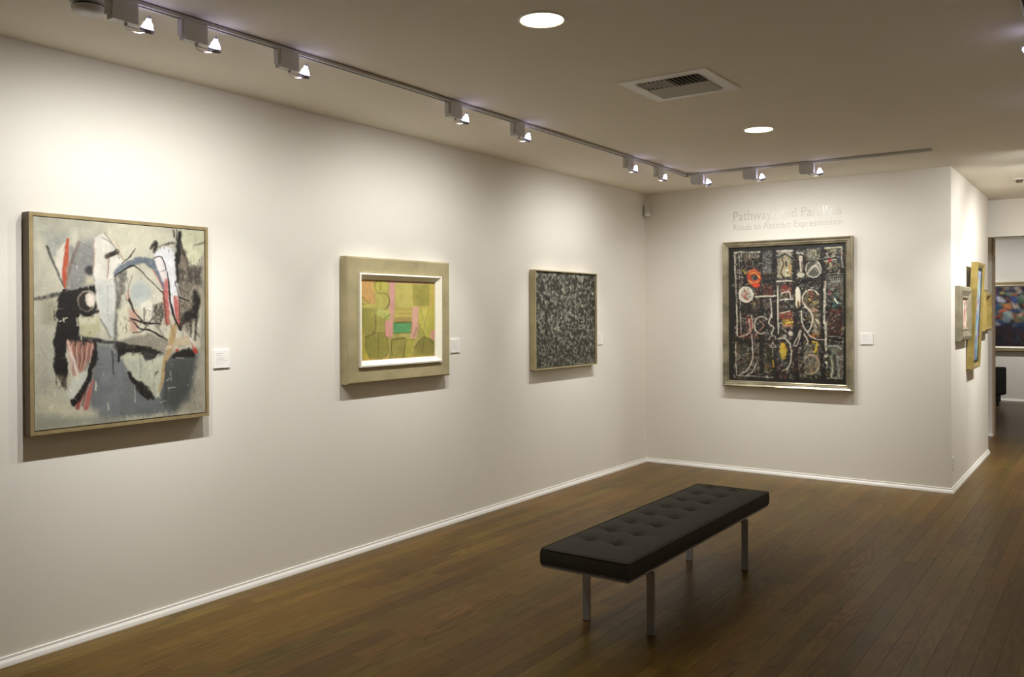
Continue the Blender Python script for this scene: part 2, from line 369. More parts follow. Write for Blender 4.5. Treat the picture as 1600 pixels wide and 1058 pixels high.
    def mesh(s, name, W, Hh, cx, cz, yf, parent, mat, gain=1.0, relief=.0012, thick=.012, tilt=0):
        """front of the canvas as a relief grid at y=yf, with a back so that it is a solid slab"""
        h, w = s.h, s.w; xs = cx - W / 2 + np.linspace(0, W, w); zs = cz + Hh / 2 - np.linspace(0, Hh, h)
        co = np.zeros((h, w, 3)); co[..., 0] = xs[None]; co[..., 2] = zs[:, None]; co[..., 1] = yf - s.hgt * relief
        back = [(cx - W / 2, yf + thick, cz + Hh / 2), (cx + W / 2, yf + thick, cz + Hh / 2), (cx + W / 2, yf + thick, cz - Hh / 2), (cx - W / 2, yf + thick, cz - Hh / 2)]
        V = np.vstack([co.reshape(-1, 3), back]); ii = np.arange(h * w).reshape(h, w)
        Q = np.stack([ii[:-1, :-1], ii[1:, :-1], ii[1:, 1:], ii[:-1, 1:]], -1).reshape(-1, 4)
        n = h * w; top = list(ii[0]); bot = list(ii[-1]); lf = list(ii[:, 0]); rt = list(ii[:, -1])
        extra = [top + [n + 1, n], list(reversed(bot)) + [n + 3, n + 2], list(reversed(lf)) + [n, n + 3], rt + [n + 2, n + 1], [n, n + 1, n + 2, n + 3]]
        lv = np.concatenate([Q.ravel(), np.concatenate([np.array(e) for e in extra])]).astype(np.int32)
        tot = np.array([4] * len(Q) + [len(e) for e in extra], np.int32); st = np.r_[0, np.cumsum(tot)[:-1]].astype(np.int32)
        me = bpy.data.meshes.new(name); me.vertices.add(len(V)); me.vertices.foreach_set('co', V.astype(np.float32).ravel())
        me.loops.add(len(lv)); me.loops.foreach_set('vertex_index', lv); me.polygons.add(len(tot)); me.polygons.foreach_set('loop_start', st)
        me.polygons.foreach_set('loop_total', tot); me.update(); me.validate()
        c = np.clip(s.img / 255, 0.01, 1); c = np.where(c <= .04045, c / 12.92, ((c + .055) / 1.055) ** 2.4) * gain
        rgba = np.ones((len(V), 4), np.float32); rgba[:n, :3] = c.reshape(-1, 3); rgba[n:, :3] = .35
        at = me.color_attributes.new('paint', 'FLOAT_COLOR', 'POINT'); at.data.foreach_set('color', rgba.ravel())
        me.materials.append(mat); o = bpy.data.objects.new(name, me); col.objects.link(o); o.parent = parent
        return o

def frame_mesh(name, W, Hh, prof, mat, parent, z0=0, sides=None):
    """mitred moulding swept round a W x Hh rectangle; prof = (inset from the outer edge, height off the wall)"""
    mb = MB(); L = []
    for sx, sz in ((-1, 1), (1, 1), (1, -1), (-1, -1), (-1, 1)):
        L.append([(sx * (W / 2 - d), -h, z0 + Hh / 2 + sz * (Hh / 2 - d)) for d, h in prof])
    n = len(mb.v); k = len(prof)
    for l in L[:4]: mb.v += l
    for i in range(4):
        for j in range(k):
            a = n + i * k + j; b = n + i * k + (j + 1) % k; c = n + ((i + 1) % 4) * k
            mb.f.append((a, b, c + (j + 1) % k, c + j))
            mb.m.append(sides[j] if sides else 0)
    return mb.build(name, mat, parent)

# ------------------------------------------------------------------ paintings (local x = right along the wall, -y = out of the wall)
def painting(loc, rotz, label, group=None): return empty('painting', loc, rotz, label, 'painting')

# --- the large grey, black and cream abstract (nearest)
P = painting((XL, 2.335, .999), PI / 2, 'large square abstract painting in cream, grey and black with an orange-red stroke, thin gold frame')
frame_mesh('frame', .912, .992, ((0, 0), (0, .060), (.016, .060), (.016, .050), (.020, .048), (.020, 0)), [M_gold, M_gold_side], P, sides=[1, 0, 0, 1, 1, 1])
c = Paint(300, 330, ((82, 67), (758, 122), (757, 850), (85, 912)), (207, 203, 182), 3)
c.rk = 2.0; c.img *= (1 + .05 * c.streak + .05 * c.n2)[..., None]
K, DK = (30, 27, 25), (62, 58, 54)
c.poly([(380, 80), (620, 110), (600, 190), (540, 230), (420, 240), (370, 130)], (224, 220, 196), 40, .9)
c.poly([(85, 60), (300, 85), (240, 130), (90, 140)], (186, 184, 164), 40, .7)
c.poly([(130, 130), (215, 135), (205, 215), (150, 230)], (160, 166, 160), 25, .8, dry=.3)
c.poly([(85, 240), (160, 260), (190, 420), (160, 560), (90, 560)], (203, 198, 180), 30, .7)
c.poly([(120, 400), (180, 400), (165, 500), (125, 480)], (150, 150, 122), 18, .7)
c.poly([(85, 560), (165, 540), (180, 720), (120, 760), (85, 800)], (186, 184, 166), 30, .8)
c.poly([(225, 190), (330, 160), (335, 360), (215, 370)], (132, 132, 130), 14, .95, dry=.15)
c.poly([(250, 175), (330, 140), (330, 240), (290, 260)], (160, 160, 156), 22, .7)
c.poly([(318, 560), (420, 590), (560, 620), (730, 600), (740, 700), (690, 820), (600, 862), (330, 880), (290, 790)], (118, 121, 121), 16, 1)
c.poly([(410, 560), (480, 590), (430, 700), (405, 860), (330, 860), (330, 600)], (134, 138, 140), 18, .7)
c.poly([(590, 640), (726, 620), (728, 700), (690, 800), (640, 845), (585, 810)], (80, 83, 80), 16, .95)
c.poly([(735, 600), (757, 590), (757, 850), (620, 856), (690, 800)], (172, 166, 148), 18, .9)
c.poly([(90, 780), (170, 790), (240, 818), (330, 835), (330, 862), (200, 872), (110, 840)], (214, 208, 180), 16, .95, dry=.1)
c.poly([(90, 850), (420, 860), (420, 880), (86, 905)], (164, 164, 148), 14, .9)
c.poly([(420, 858), (600, 846), (600, 866), (420, 884)], (204, 202, 176), 8, .85, dry=.4)
c.poly([(640, 180), (700, 190), (745, 260), (748, 420), (690, 520), (640, 500)], (136, 126, 110), 16, .95, dry=.15)
c.poly([(652, 120), (757, 124), (757, 200), (726, 268), (700, 262), (668, 180)], (214, 214, 180), 8)
c.poly([(740, 260), (757, 200), (757, 600), (736, 600), (742, 440)], (160, 154, 134), 8, .9)
c.line([(712, 182), (757, 168)], [3, 8], DK, 4, .7, dry=.4)
c.poly([(640, 265), (745, 270), (742, 330), (700, 350), (650, 330)], (72, 68, 62), 14, .85, dry=.35)
c.line([(655, 345), (690, 370), (730, 380)], 18, (80, 74, 68), 8, .7, dry=.4)
c.line([(738, 270), (735, 330)], 5, DK, 3, .8)
# left cluster
c.poly([(170, 205), (208, 165), (214, 240), (195, 320), (165, 262)], (236, 228, 212), 4)
c.line([(250, 125), (245, 200)], [16, 6], (222, 216, 196), 8, .6, dry=.4)
c.line([(134, 188), (160, 250), (206, 350)], [10, 6, 7], (74, 74, 66), 3, .95)
c.line([(262, 170), (228, 260), (210, 345)], [4, 10, 4], (112, 86, 76), 5, .85)
c.line([(217, 160), (208, 250), (203, 300), (206, 356)], [12, 19, 17, 4], (190, 86, 60), 2)
c.line([(216, 170), (205, 290)], 5, (204, 100, 70), 2, .8)
c.line([(88, 394), (150, 382), (215, 366)], [8, 14, 14], (44, 42, 40), 5, .9, dry=.3)
c.poly([(196, 355), (250, 352), (318, 338), (322, 362), (268, 395), (258, 440), (256, 520), (262, 548), (330, 560), (330, 640), (290, 720), (232, 812), (224, 796), (300, 640), (300, 570), (230, 560), (212, 560), (212, 700), (196, 742), (176, 700), (162, 660), (160, 560), (176, 470), (182, 400)], K, 3, rough=2)
c.line([(170, 690), (172, 730)], 4, K, 2); c.line([(184, 700), (196, 738)], 5, K, 2); c.line([(205, 680), (205, 750)], 6, K, 2)
c.poly([(166, 690), (230, 700), (225, 760), (160, 750)], (190, 182, 152), 8, .5, dry=.5)
c.line([(165, 440), (165, 480)], 3, K, 2); c.line([(228, 190), (320, 240), (400, 330)], 2, (120, 110, 100), 1.5, .6)
c.oval(293, 402, 44, 50, K, soft=4, rough=1.5); c.oval(291, 400, 37, 42, (196, 186, 168), soft=3); c.oval(288, 402, 30, 38, (48, 42, 38), soft=4)
c.oval(302, 398, 19, 30, (238, 224, 208), ang=-12, soft=3); c.line([(256, 440), (290, 456), (340, 440)], [10, 16, 8], K, 3)
c.poly([(256, 470), (338, 464), (340, 520), (300, 548), (262, 540)], (192, 188, 152), 4); c.poly([(262, 472), (330, 468), (325, 492), (264, 494)], (222, 218, 192), 6, .8)
c.poly([(290, 300), (318, 305), (316, 335), (282, 335)], (206, 198, 172), 6); c.oval(304, 280, 17, 19, (58, 56, 58), soft=6)
c.line([(255, 545), (330, 556), (410, 572), (470, 590)], [12, 16, 8, 10], (38, 36, 34), 4, .95, dry=.15)
c.poly([(216, 556), (318, 566), (316, 612), (284, 650), (270, 700), (236, 700), (226, 640)], (176, 128, 112), 6)
for i in range(13): c.line([(224 + i * 7, 566), (228 + i * 5.6, 620 + (i * 37 % 30)), (238 + i * 3.6, 668)], [2, 3, 1], [(70, 46, 40), (228, 196, 176), (120, 76, 66)][i % 3], 1.5, .75)
c.line([(216, 560), (228, 610), (226, 670)], [10, 12, 5], (228, 188, 172), 3); c.line([(228, 610), (252, 690)], 12, (234, 218, 204), 4)
c.line([(312, 572), (300, 640)], [7, 3], (218, 172, 160), 2)
c.poly([(206, 752), (240, 716), (258, 690), (284, 676), (302, 640), (290, 700), (262, 758), (232, 790), (216, 786)], (218, 218, 204), 4)
c.line([(252, 824), (262, 790), (290, 740)], [14, 16, 6], (160, 80, 76), 4); c.line([(284, 822), (296, 770), (312, 716)], [20, 20, 8], (192, 112, 104), 4, dry=.1)
c.line([(238, 806), (262, 770), (296, 700), (318, 600)], [22, 22, 16, 12], K, 3, rough=1.5); c.line([(288, 740), (270, 816)], 3, K, 2)
for a, b_, d in ((322, 722, 34), (198, 468, 14), (372, 806, 26), (252, 262, 8), (266, 538, 16), (250, 470, 30)): c.line([(a, b_), (a + 2, b_ + d)], [4, 5], (222, 218, 196), 1.5, .9)
c.line([(182, 482), (212, 466)], 4, (230, 226, 206), 1.5)
# tall white shape
c.poly([(319, 155), (356, 130), (408, 205), (436, 246), (398, 296), (402, 380), (402, 552), (376, 545), (344, 470), (326, 400), (318, 300)], (228, 224, 212), 4)
c.poly([(324, 330), (398, 320), (400, 552), (378, 540), (345, 460)], (206, 208, 202), 10, .9)
c.line([(319, 160), (318, 290)], 3, (196, 142, 116), 3, .8); c.line([(362, 130), (410, 205), (438, 238)], 3, (120, 102, 80), 2, .8)
c.line([(368, 226), (410, 208)], [16, 18], (34, 30, 26), 3); c.line([(377, 216), (370, 312)], [5, 3], (136, 100, 74), 2, .9)
c.line([(316, 330), (366, 338), (408, 326), (420, 316)], 3, (226, 220, 206), 2); c.line([(372, 345), (372, 460)], 2, (150, 146, 138), 2, .7)
c.line([(345, 475), (382, 548)], 5, (96, 92, 88), 4, .7)
c.line([(404, 310), (414, 400), (404, 470), (404, 580)], [8, 18, 12, 22], (84, 84, 80), 6, .85, dry=.2)
c.poly([(415, 290), (445, 285), (450, 360), (420, 380)], (98, 96, 90), 5, .85, dry=.2)
# right head form
c.poly([(438, 330), (466, 282), (520, 286), (566, 330), (596, 380), (598, 470), (572, 530), (500, 545), (408, 560), (410, 480), (440, 400)], (208, 204, 184), 6)
c.poly([(410, 440), (450, 420), (462, 520), (450, 566), (410, 556)], (222, 216, 190), 8, .9)
c.oval(500, 372, 42, 52, (188, 194, 188), soft=10, a=.95); c.poly([(506, 410), (540, 402), (566, 460), (548, 500), (510, 470)], (228, 222, 204), 5)
c.poly([(452, 430), (486, 440), (492, 530), (458, 526)], (206, 162, 142), 7, .9)
c.poly([(552, 420), (594, 410), (596, 470), (575, 510), (545, 470)], (70, 66, 58), 6, .9, dry=.3)
c.line([(452, 362), (452, 392)], 6, (226, 150, 140), 3, .8)
c.line([(456, 398), (480, 450), (520, 496)], [10, 5, 7], K, 2); c.line([(456, 472), (520, 490), (575, 494)], [5, 8, 4], K, 2)
c.line([(470, 486), (500, 512), (540, 520), (606, 560)], [4, 6, 6, 8], K, 2); c.line([(470, 530), (510, 520), (548, 470)], 4, (50, 40, 34), 2)
c.line([(516, 430), (514, 486)], 3, K, 2); c.line([(560, 500), (600, 556)], [10, 4], (120, 108, 92), 5, .7)
# blue-grey arch
c.line([(402, 296), (424, 270), (470, 250), (500, 240), (545, 250)], [14, 22, 26, 30, 34], (112, 122, 132), 4, rough=1.5, dry=.1)
c.line([(540, 250), (566, 268), (580, 300), (592, 352)], [36, 38, 32, 12], (110, 119, 130), 4, rough=1.2, dry=.1)
c.line([(552, 280), (588, 348)], 4, (180, 96, 104), 3, .8)
c.line([(398, 304), (430, 284), (462, 264), (484, 268), (540, 322), (592, 372)], [5, 6, 8, 4, 3, 4], (34, 30, 28), 1.5)
c.line([(592, 374), (640, 384), (696, 404)], [5, 7, 4], (30, 26, 24), 1.5)
c.line([(428, 252), (460, 226), (482, 196)], [3, 5, 3], (52, 44, 38), 1.5); c.line([(404, 160), (440, 245)], 2, (190, 128, 104), 2, .7)
# white legs, coral
c.poly([(556, 206), (600, 182), (636, 196), (640, 300), (652, 360), (652, 470), (622, 460), (600, 400), (592, 330), (560, 240)], (236, 236, 238), 4)
c.poly([(560, 230), (590, 226), (604, 320), (584, 320)], (240, 226, 222), 5, .8)
c.line([(604, 322), (602, 400), (608, 490)], [18, 24, 20], (196, 104, 96), 4, dry=.2); c.line([(640, 392), (644, 440), (654, 500)], [20, 26, 16], (200, 112, 102), 4, dry=.2)
c.line([(592, 370), (598, 430), (604, 500)], 4, (64, 42, 38), 2, .9); c.line([(556, 232), (586, 228), (606, 290), (614, 350), (622, 430), (642, 490), (664, 520)], [4, 4, 4, 7, 9, 7, 6], (30, 24, 22), 2)
c.line([(640, 330), (654, 400), (654, 480)], [3, 4, 3], (38, 30, 28), 2)
c.line([(660, 130), (650, 190), (646, 280), (652, 330)], [22, 28, 14, 10], (28, 26, 24), 4, rough=2, dry=.1)
c.line([(660, 170), (688, 260), (700, 310)], [18, 8, 3], (60, 52, 46), 4, .9); c.line([(632, 118), (634, 148)], 5, K, 2); c.line([(646, 116), (642, 160)], 4, K, 2)
c.line([(540, 196), (562, 172), (556, 206)], [6, 18, 12], (34, 30, 28), 4, dry=.2); c.line([(568, 186), (620, 172), (650, 180)], [4, 8, 12], (52, 48, 44), 3, .9, dry=.3)
c.poly([(664, 215), (684, 230), (690, 268), (668, 275)], (128, 116, 98), 5, .8)
c.line([(722, 378), (716, 440), (680, 470), (662, 512)], [26, 50, 34, 16], (34, 30, 28), 6, rough=2.5, dry=.25)
c.line([(724, 400), (718, 560)], [8, 10], (38, 36, 33), 4, dry=.3)
c.line([(700, 470), (700, 560)], 6, K, 3, .8, dry=.3)
# grey-brown band and black horizontals
c.poly([(410, 562), (470, 545), (540, 530), (606, 560), (622, 596), (580, 612), (470, 592)], (150, 144, 128), 6); c.line([(412, 566), (470, 580), (540, 590)], [6, 4, 8], (34, 30, 28), 3)
c.poly([(404, 572), (470, 588), (540, 598), (588, 612), (548, 640), (470, 618), (420, 622)], K, 6, rough=2)
c.poly([(505, 605), (560, 610), (548, 642), (508, 636)], (70, 68, 64), 6, .8)
c.poly([(418, 625), (446, 606), (500, 612), (520, 644), (600, 620), (596, 690), (574, 788), (540, 786), (480, 720), (440, 660)], (202, 203, 180), 4)
c.poly([(444, 640), (500, 640), (500, 760), (470, 700)], (190, 194, 176), 10, .7)
c.line([(497, 610), (498, 760)], 1.5, (120, 116, 100), 1.5, .7); c.oval(562, 690, 4, 9, DK, soft=2, ang=30)
c.line([(458, 688), (490, 740), (520, 770), (548, 786)], [16, 30, 30, 10], (28, 26, 24), 4, rough=2.5, dry=.12)
c.line([(416, 600), (412, 640)], 10, K, 4); c.line([(388, 600), (390, 690)], [6, 4], (60, 58, 60), 2, .9)
c.line([(634, 510), (622, 580), (600, 640), (588, 700), (574, 762)], [26, 22, 22, 14, 8], (186, 158, 112), 4, rough=1.5)
c.line([(606, 592), (640, 580), (690, 566), (714, 590)], [12, 16, 20, 8], (210, 192, 160), 4, rough=2); c.line([(640, 560), (690, 546)], 12, (206, 178, 150), 5, .8)
c.poly([(620, 634), (640, 606), (690, 592), (716, 604), (712, 626), (660, 634)], (34, 32, 30), 5, rough=1.5); c.oval(644, 600, 9, 5, (198, 76, 42), soft=2, ang=-20)
c.line([(706, 574), (718, 606)], [8, 18], (190, 62, 46), 3); c.line([(700, 556), (714, 590)], [10, 6], (224, 218, 210), 3)
for a, b_, e1, f1 in ((656, 530, 656, 566), (618, 684, 620, 722), (596, 724, 614, 712), (474, 742, 478, 802), (600, 640, 598, 830), (640, 630, 670, 634), (610, 752, 634, 748), (574, 806, 600, 800)): c.line([(a, b_), (e1, f1)], 3 if a != 600 else 2, (204, 204, 190) if a != 600 else (44, 44, 42), 1.5, .85)
g = np.random.default_rng(8)
def scrub(x0, y0, x1, y1, n, cl, L=26, wd=5, a=.6, vert=True):   # dragged dry-brush marks within a box
    for _ in range(n):
        u, v = g.uniform(x0, x1), g.uniform(y0, y1); dx, dy = (g.normal(0, 5), g.uniform(.4, 1) * L) if vert else (g.uniform(.4, 1) * L, g.normal(0, 6))
        c.line([(u, v), (u + dx * .5 + g.normal(0, 3), v + dy * .5), (u + dx, v + dy)], [wd * g.uniform(.3, 1.1), wd * .5, 1], cl, 2, a, dry=.5, smooth=False)
scrub(640, 200, 745, 400, 46, (52, 47, 42)); scrub(660, 380, 735, 540, 40, (34, 30, 28)); scrub(560, 180, 660, 200, 10, K, 22); scrub(405, 290, 450, 540, 26, (88, 84, 76)); scrub(165, 560, 215, 720, 26, K, 34)
scrub(520, 420, 610, 540, 26, (58, 52, 46), 24, 4); scrub(452, 430, 600, 540, 22, (176, 150, 128), 18, 5); scrub(640, 540, 730, 580, 22, (206, 190, 164), 16, 5, .7); scrub(590, 640, 720, 800, 36, (66, 69, 67), 40, 9, .4); scrub(330, 600, 560, 850, 40, (108, 112, 112), 50, 9, .35)
scrub(240, 420, 330, 470, 12, K, 18, 5); scrub(90, 140, 420, 340, 34, (196, 190, 172), 40, 9, .3); scrub(430, 600, 590, 760, 26, (186, 186, 160), 40, 8, .4); scrub(85, 560, 180, 800, 26, (170, 166, 146), 50, 10, .35); scrub(620, 560, 700, 600, 12, (120, 92, 60), 18, 4); scrub(405, 575, 570, 625, 18, K, 26, 6, .7, False); scrub(230, 550, 330, 575, 12, K, 20, 6, .8)
c.line([(420, 575), (560, 600)], 6, K, 3); c.line([(655, 350), (700, 470)], 3, (60, 52, 46), 2, .7); c.line([(470, 300), (452, 350), (456, 400)], 3, (96, 86, 76), 2, .7); c.line([(352, 150), (392, 180), (420, 235)], 3, (110, 96, 78), 2, .8)
c.line([(612, 470), (630, 540)], 8, (150, 128, 98), 4, .7, dry=.3); c.line([(268, 172), (300, 190)], 3, (120, 112, 104), 2, .6)
rs = np.random.default_rng(4)
for i in range(60):
    a, b_ = rs.uniform(100, 745), rs.uniform(120, 880); c.oval(a, b_, rs.uniform(1, 2.4), rs.uniform(1, 3.5), [(226, 222, 200), (60, 56, 52)][i % 3 == 0], soft=1.5, a=.7)
c.brushed(1500, 6, 22, seed=2)
c.mesh('canvas', .872, .952, 0, .496, -.056, P, M_canvas, gain=.68)

# --- olive, yellow and pink painting in a broad pale-gold frame
P = painting((XL, 4.293, 1.090), PI / 2, 'olive and pink painting with a green rectangle, in a broad pale gold frame')
frame_mesh('frame', 1.008, .805, ((0, 0), (0, .052), (.010, .060), (.095, .056), (.104, .050), (.104, 0)), M_champagne, P)
lnr = frame_mesh('liner', .804, .601, ((0, .040), (0, .072), (.010, .074), (.016, .068), (.040, .042), (.040, .030)), M_cream, P, z0=.102)
c = Paint(180, 150, ((198, 203), (712, 222), (702, 782), (192, 815)), (172, 160, 88), 5)
c.img *= (1 + .05 * c.streak + .05 * c.n2)[..., None]
OL, LN = (150, 143, 72), (98, 92, 40)
c.poly([(190, 200), (306, 204), (300, 300), (298, 400), (240, 410), (190, 380)], (204, 160, 98), 8)
c.poly([(190, 360), (260, 390), (300, 400), (290, 420), (190, 430)], (190, 180, 92), 8); c.line([(200, 320), (262, 390)], 3, LN, 2); c.line([(268, 345), (262, 390), (200, 390)], 2, LN, 2)
c.poly([(190, 420), (216, 420), (216, 480), (190, 510)], (206, 166, 108), 6)
c.poly([(385, 205), (712, 222), (712, 246), (390, 240)], (202, 152, 134), 5); c.poly([(398, 212), (440, 214), (432, 400), (412, 640), (392, 640), (398, 400)], (202, 150, 138), 5)
c.poly([(190, 500), (225, 480), (225, 700), (300, 800), (190, 815)], (186, 170, 72), 12); c.poly([(190, 790), (400, 780), (700, 760), (700, 790), (190, 815)], (192, 152, 82), 8, .9)
c.poly([(216, 422), (300, 428), (296, 590), (236, 630), (214, 560)], OL, 5); c.line([(222, 425), (220, 600)], 2.5, LN, 2, .7)
c.poly([(300, 470), (366, 470), (362, 600), (300, 600)], (158, 150, 76), 5); c.line([(300, 450), (304, 600)], 3, (204, 160, 120), 3, .8)
c.poly([(230, 625), (296, 596), (380, 606), (384, 740), (330, 792), (262, 786), (232, 700)], (144, 137, 66), 6)
c.oval(342, 266, 52, 46, (184, 176, 84), soft=5); c.oval(352, 368, 48, 58, (174, 164, 86), soft=5); c.poly([(306, 310), (352, 300), (350, 440), (306, 440)], (178, 170, 88), 6)
c.poly([(296, 436), (400, 440), (402, 500), (370, 500), (296, 470)], (176, 176, 96), 5); c.line([(300, 440), (380, 450)], 8, (196, 196, 120), 4, .8); c.line([(360, 500), (400, 470)], 8, (110, 124, 60), 4, .8)
c.line([(310, 290), (322, 316), (372, 318), (396, 350), (394, 400), (366, 432)], [2, 3, 4, 7, 5, 3], (96, 90, 44), 2); c.line([(340, 220), (336, 300)], 2.5, LN, 2)
c.line([(230, 632), (296, 590), (310, 430)], 3, LN, 2); c.line([(320, 600), (318, 790)], 3, (100, 92, 44), 2); c.line([(366, 470), (372, 640), (386, 730), (360, 780)], 3, LN, 2); c.line([(280, 600), (366, 600)], 3, LN, 2)
c.poly([(440, 244), (560, 248), (560, 412), (440, 408)], (184, 174, 94), 4, dry=.05); c.poly([(556, 250), (670, 250), (668, 412), (556, 412)], (156, 148, 70), 3)
c.line([(540, 250), (536, 410)], 3, (196, 180, 92), 3); c.line([(440, 405), (540, 410), (668, 412)], 4, (206, 190, 104), 3, .8)
c.poly([(440, 410), (548, 414), (546, 510), (430, 520)], (180, 164, 84), 4)
for i in range(5): c.line([(448, 430 + i * 16), (548, 432 + i * 15)], 3, [(150, 128, 66), (196, 184, 110)][i % 2], 2, .8)
c.poly([(430, 492), (546, 486), (546, 528), (425, 530)], (160, 140, 78), 5)
c.poly([(420, 530), (540, 530), (534, 600), (420, 608)], (88, 150, 96), 2.5); c.ringo(478, 568, 58, 38, 3, (60, 84, 44), 180, 360, soft=2, a=.5); c.line([(420, 530), (540, 528)], 3, (92, 84, 44), 2); c.line([(420, 606), (535, 600)], 4, (110, 98, 50), 2)
c.line([(440, 548), (520, 544)], 8, (96, 176, 112), 4, .7)
c.poly([(368, 514), (412, 512), (408, 630), (366, 628)], (206, 148, 136), 3); c.line([(366, 512), (366, 630), (408, 632)], 3, (150, 96, 66), 2, .8, smooth=False)
c.poly([(552, 414), (594, 412), (588, 560), (566, 650), (536, 640), (545, 520)], (204, 156, 138), 4); c.line([(580, 560), (548, 650)], 4, (120, 70, 46), 2, .8)
c.poly([(596, 420), (700, 425), (700, 640), (620, 640), (590, 520)], (184, 176, 78), 6); c.poly([(612, 424), (660, 424), (640, 600), (622, 600)], (200, 190, 100), 5, .8)
c.line([(606, 430), (640, 560), (664, 640)], 2.5, LN, 2, .8); c.line([(660, 430), (628, 560), (624, 640)], 2.5, LN, 2, .8); c.line([(590, 530), (640, 640)], 2.5, LN, 2, .8)
c.poly([(672, 590), (704, 575), (702, 650), (670, 640)], (206, 150, 134), 4); c.poly([(672, 250), (708, 250), (706, 420), (672, 420)], (192, 176, 80), 6); c.line([(700, 260), (670, 420)], 10, (204, 156, 106), 5, .6)
c.poly([(560, 700), (625, 632), (690, 660), (690, 762), (570, 768)], (136, 128, 62), 5); c.line([(562, 716), (622, 632), (688, 668), (686, 740)], 3, (90, 84, 40), 2); c.line([(624, 640), (612, 765)], 3, LN, 2)
c.poly([(400, 640), (500, 632), (500, 780), (392, 784)], (148, 140, 70), 5); c.line([(396, 780), (412, 650), (500, 640), (484, 780)], 3, LN, 2, smooth=False); c.poly([(500, 650), (560, 650), (552, 770), (500, 775)], (164, 156, 72), 6)
c.line([(504, 650), (568, 652)], 3, LN, 2); c.line([(380, 640), (388, 720), (372, 790)], 10, (204, 170, 90), 6, .6)
for i in range(40):
    a, b_ = rs.uniform(200, 700), rs.uniform(220, 780); c.line([(a, b_), (a + rs.uniform(-14, 14), b_ + rs.uniform(10, 40))], 6, [(196, 184, 92), (140, 132, 62), (190, 160, 88)][i % 3], 5, .35, dry=.3)
c.brushed(500, 9, 30, seed=3, a=.4)
for pts in (((300, 430), (296, 590), (232, 632)), ((262, 786), (232, 700), (240, 640)), ((330, 792), (384, 740), (380, 640)), ((394, 340), (398, 380), (372, 430)), ((310, 290), (300, 250), (320, 222)), ((560, 768), (566, 700), (622, 634), (690, 680)), ((432, 528), (540, 526), (540, 600)), ((412, 770), (404, 700), (414, 650), (500, 640), (498, 700), (480, 780))): c.line(pts, 4, (84, 80, 38), 2, .85, rough=1)
c.mesh('canvas', .744, .541, 0, .402, -.034, P, M_canvas, gain=.90)

# --- black and grey all-over painting
P = painting((XL, 6.418, 1.060), PI / 2, 'black and grey all-over patterned painting in a thin pale wood frame')
frame_mesh('frame', 1.020, .832, ((0, 0), (0, .060), (.009, .060), (.009, .030), (.009, 0)), M_champagne, P)
c = Paint(170, 150, ((150, 125), (632, 163), (630, 893), (140, 930)), (54, 52, 45), 7)
rs = np.random.default_rng(9)
for i in range(1150):
    a, b_ = rs.uniform(140, 634), rs.uniform(130, 925); g = rs.uniform(118, 206) - (24 if b_ > 620 else 0); L = rs.uniform(8, 26)
    q_ = rs.normal(0, 9); c.line([(a, b_), (a + q_ + rs.normal(0, 5), b_ + L * .5), (a + q_ * .3, b_ + L)], [rs.uniform(4, 9), rs.uniform(7, 12), 3], (g, g, g * .90), 3, .72, rough=.6, smooth=False, hgt=1)
    if i % 3 == 0: a, b_ = rs.uniform(140, 634), rs.uniform(130, 925); c.line([(a, b_), (a + rs.normal(0, 10), b_ + rs.uniform(10, 40))], [5, rs.uniform(8, 15), 4], (38, 36, 31), 3, .9, rough=.8)
c.mesh('canvas', .998, .810, 0, .416, -.042, P, M_canvas, gain=.80)

# --- large black gridded painting on the end wall
P = painting((-2.534, YB, .818), 0, 'large black painting crowded with white lines and signs, in an antique silver frame')
frame_mesh('frame', 1.205, 1.390, ((0, 0), (0, .046), (.004, .060), (.012, .066), (.020, .060), (.026, .056), (.036, .056), (.042, .048), (.048, .046), (.053, .050), (.058, .046), (.060, .026), (.060, 0)), M_silver, P)
c = Paint(250, 292, ((112, 275), (685, 247), (685, 940), (112, 915)), (38, 35, 32), 12)
rs = np.random.default_rng(21)
WH = (206, 198, 178)
def inquad(a, b_): return 138 < a < 665 and 292 - (a - 140) * .04 < b_ < 905
for i in range(1500):
    a, b_ = rs.uniform(138, 668), rs.uniform(275, 905)
    if not inquad(a, b_): continue
    k = rs.random(); cl = (150, 146, 130) if k < .30 else (32, 30, 30) if k < .64 else (98, 46, 36) if k < .76 else (128, 100, 44) if k < .84 else (84, 90, 92) if k < .93 else (196, 190, 168)
    an = rs.uniform(0, PI); L = rs.uniform(4, 15); c.line([(a, b_), (a + L * .5 * math.cos(an) + rs.normal(0, 3), b_ + L * .5 * math.sin(an)), (a + L * math.cos(an), b_ + L * math.sin(an))], rs.uniform(2.5, 6), cl, 2, .7, rough=.8, smooth=False, hgt=1)
def patch(x0, y0, x1, y1, cl, a=.8, dry=.35): c.poly([(x0, y0), (x1, y0), (x1, y1), (x0, y1)], cl, 5, a, rough=1.5, dry=dry, hgt=.6)
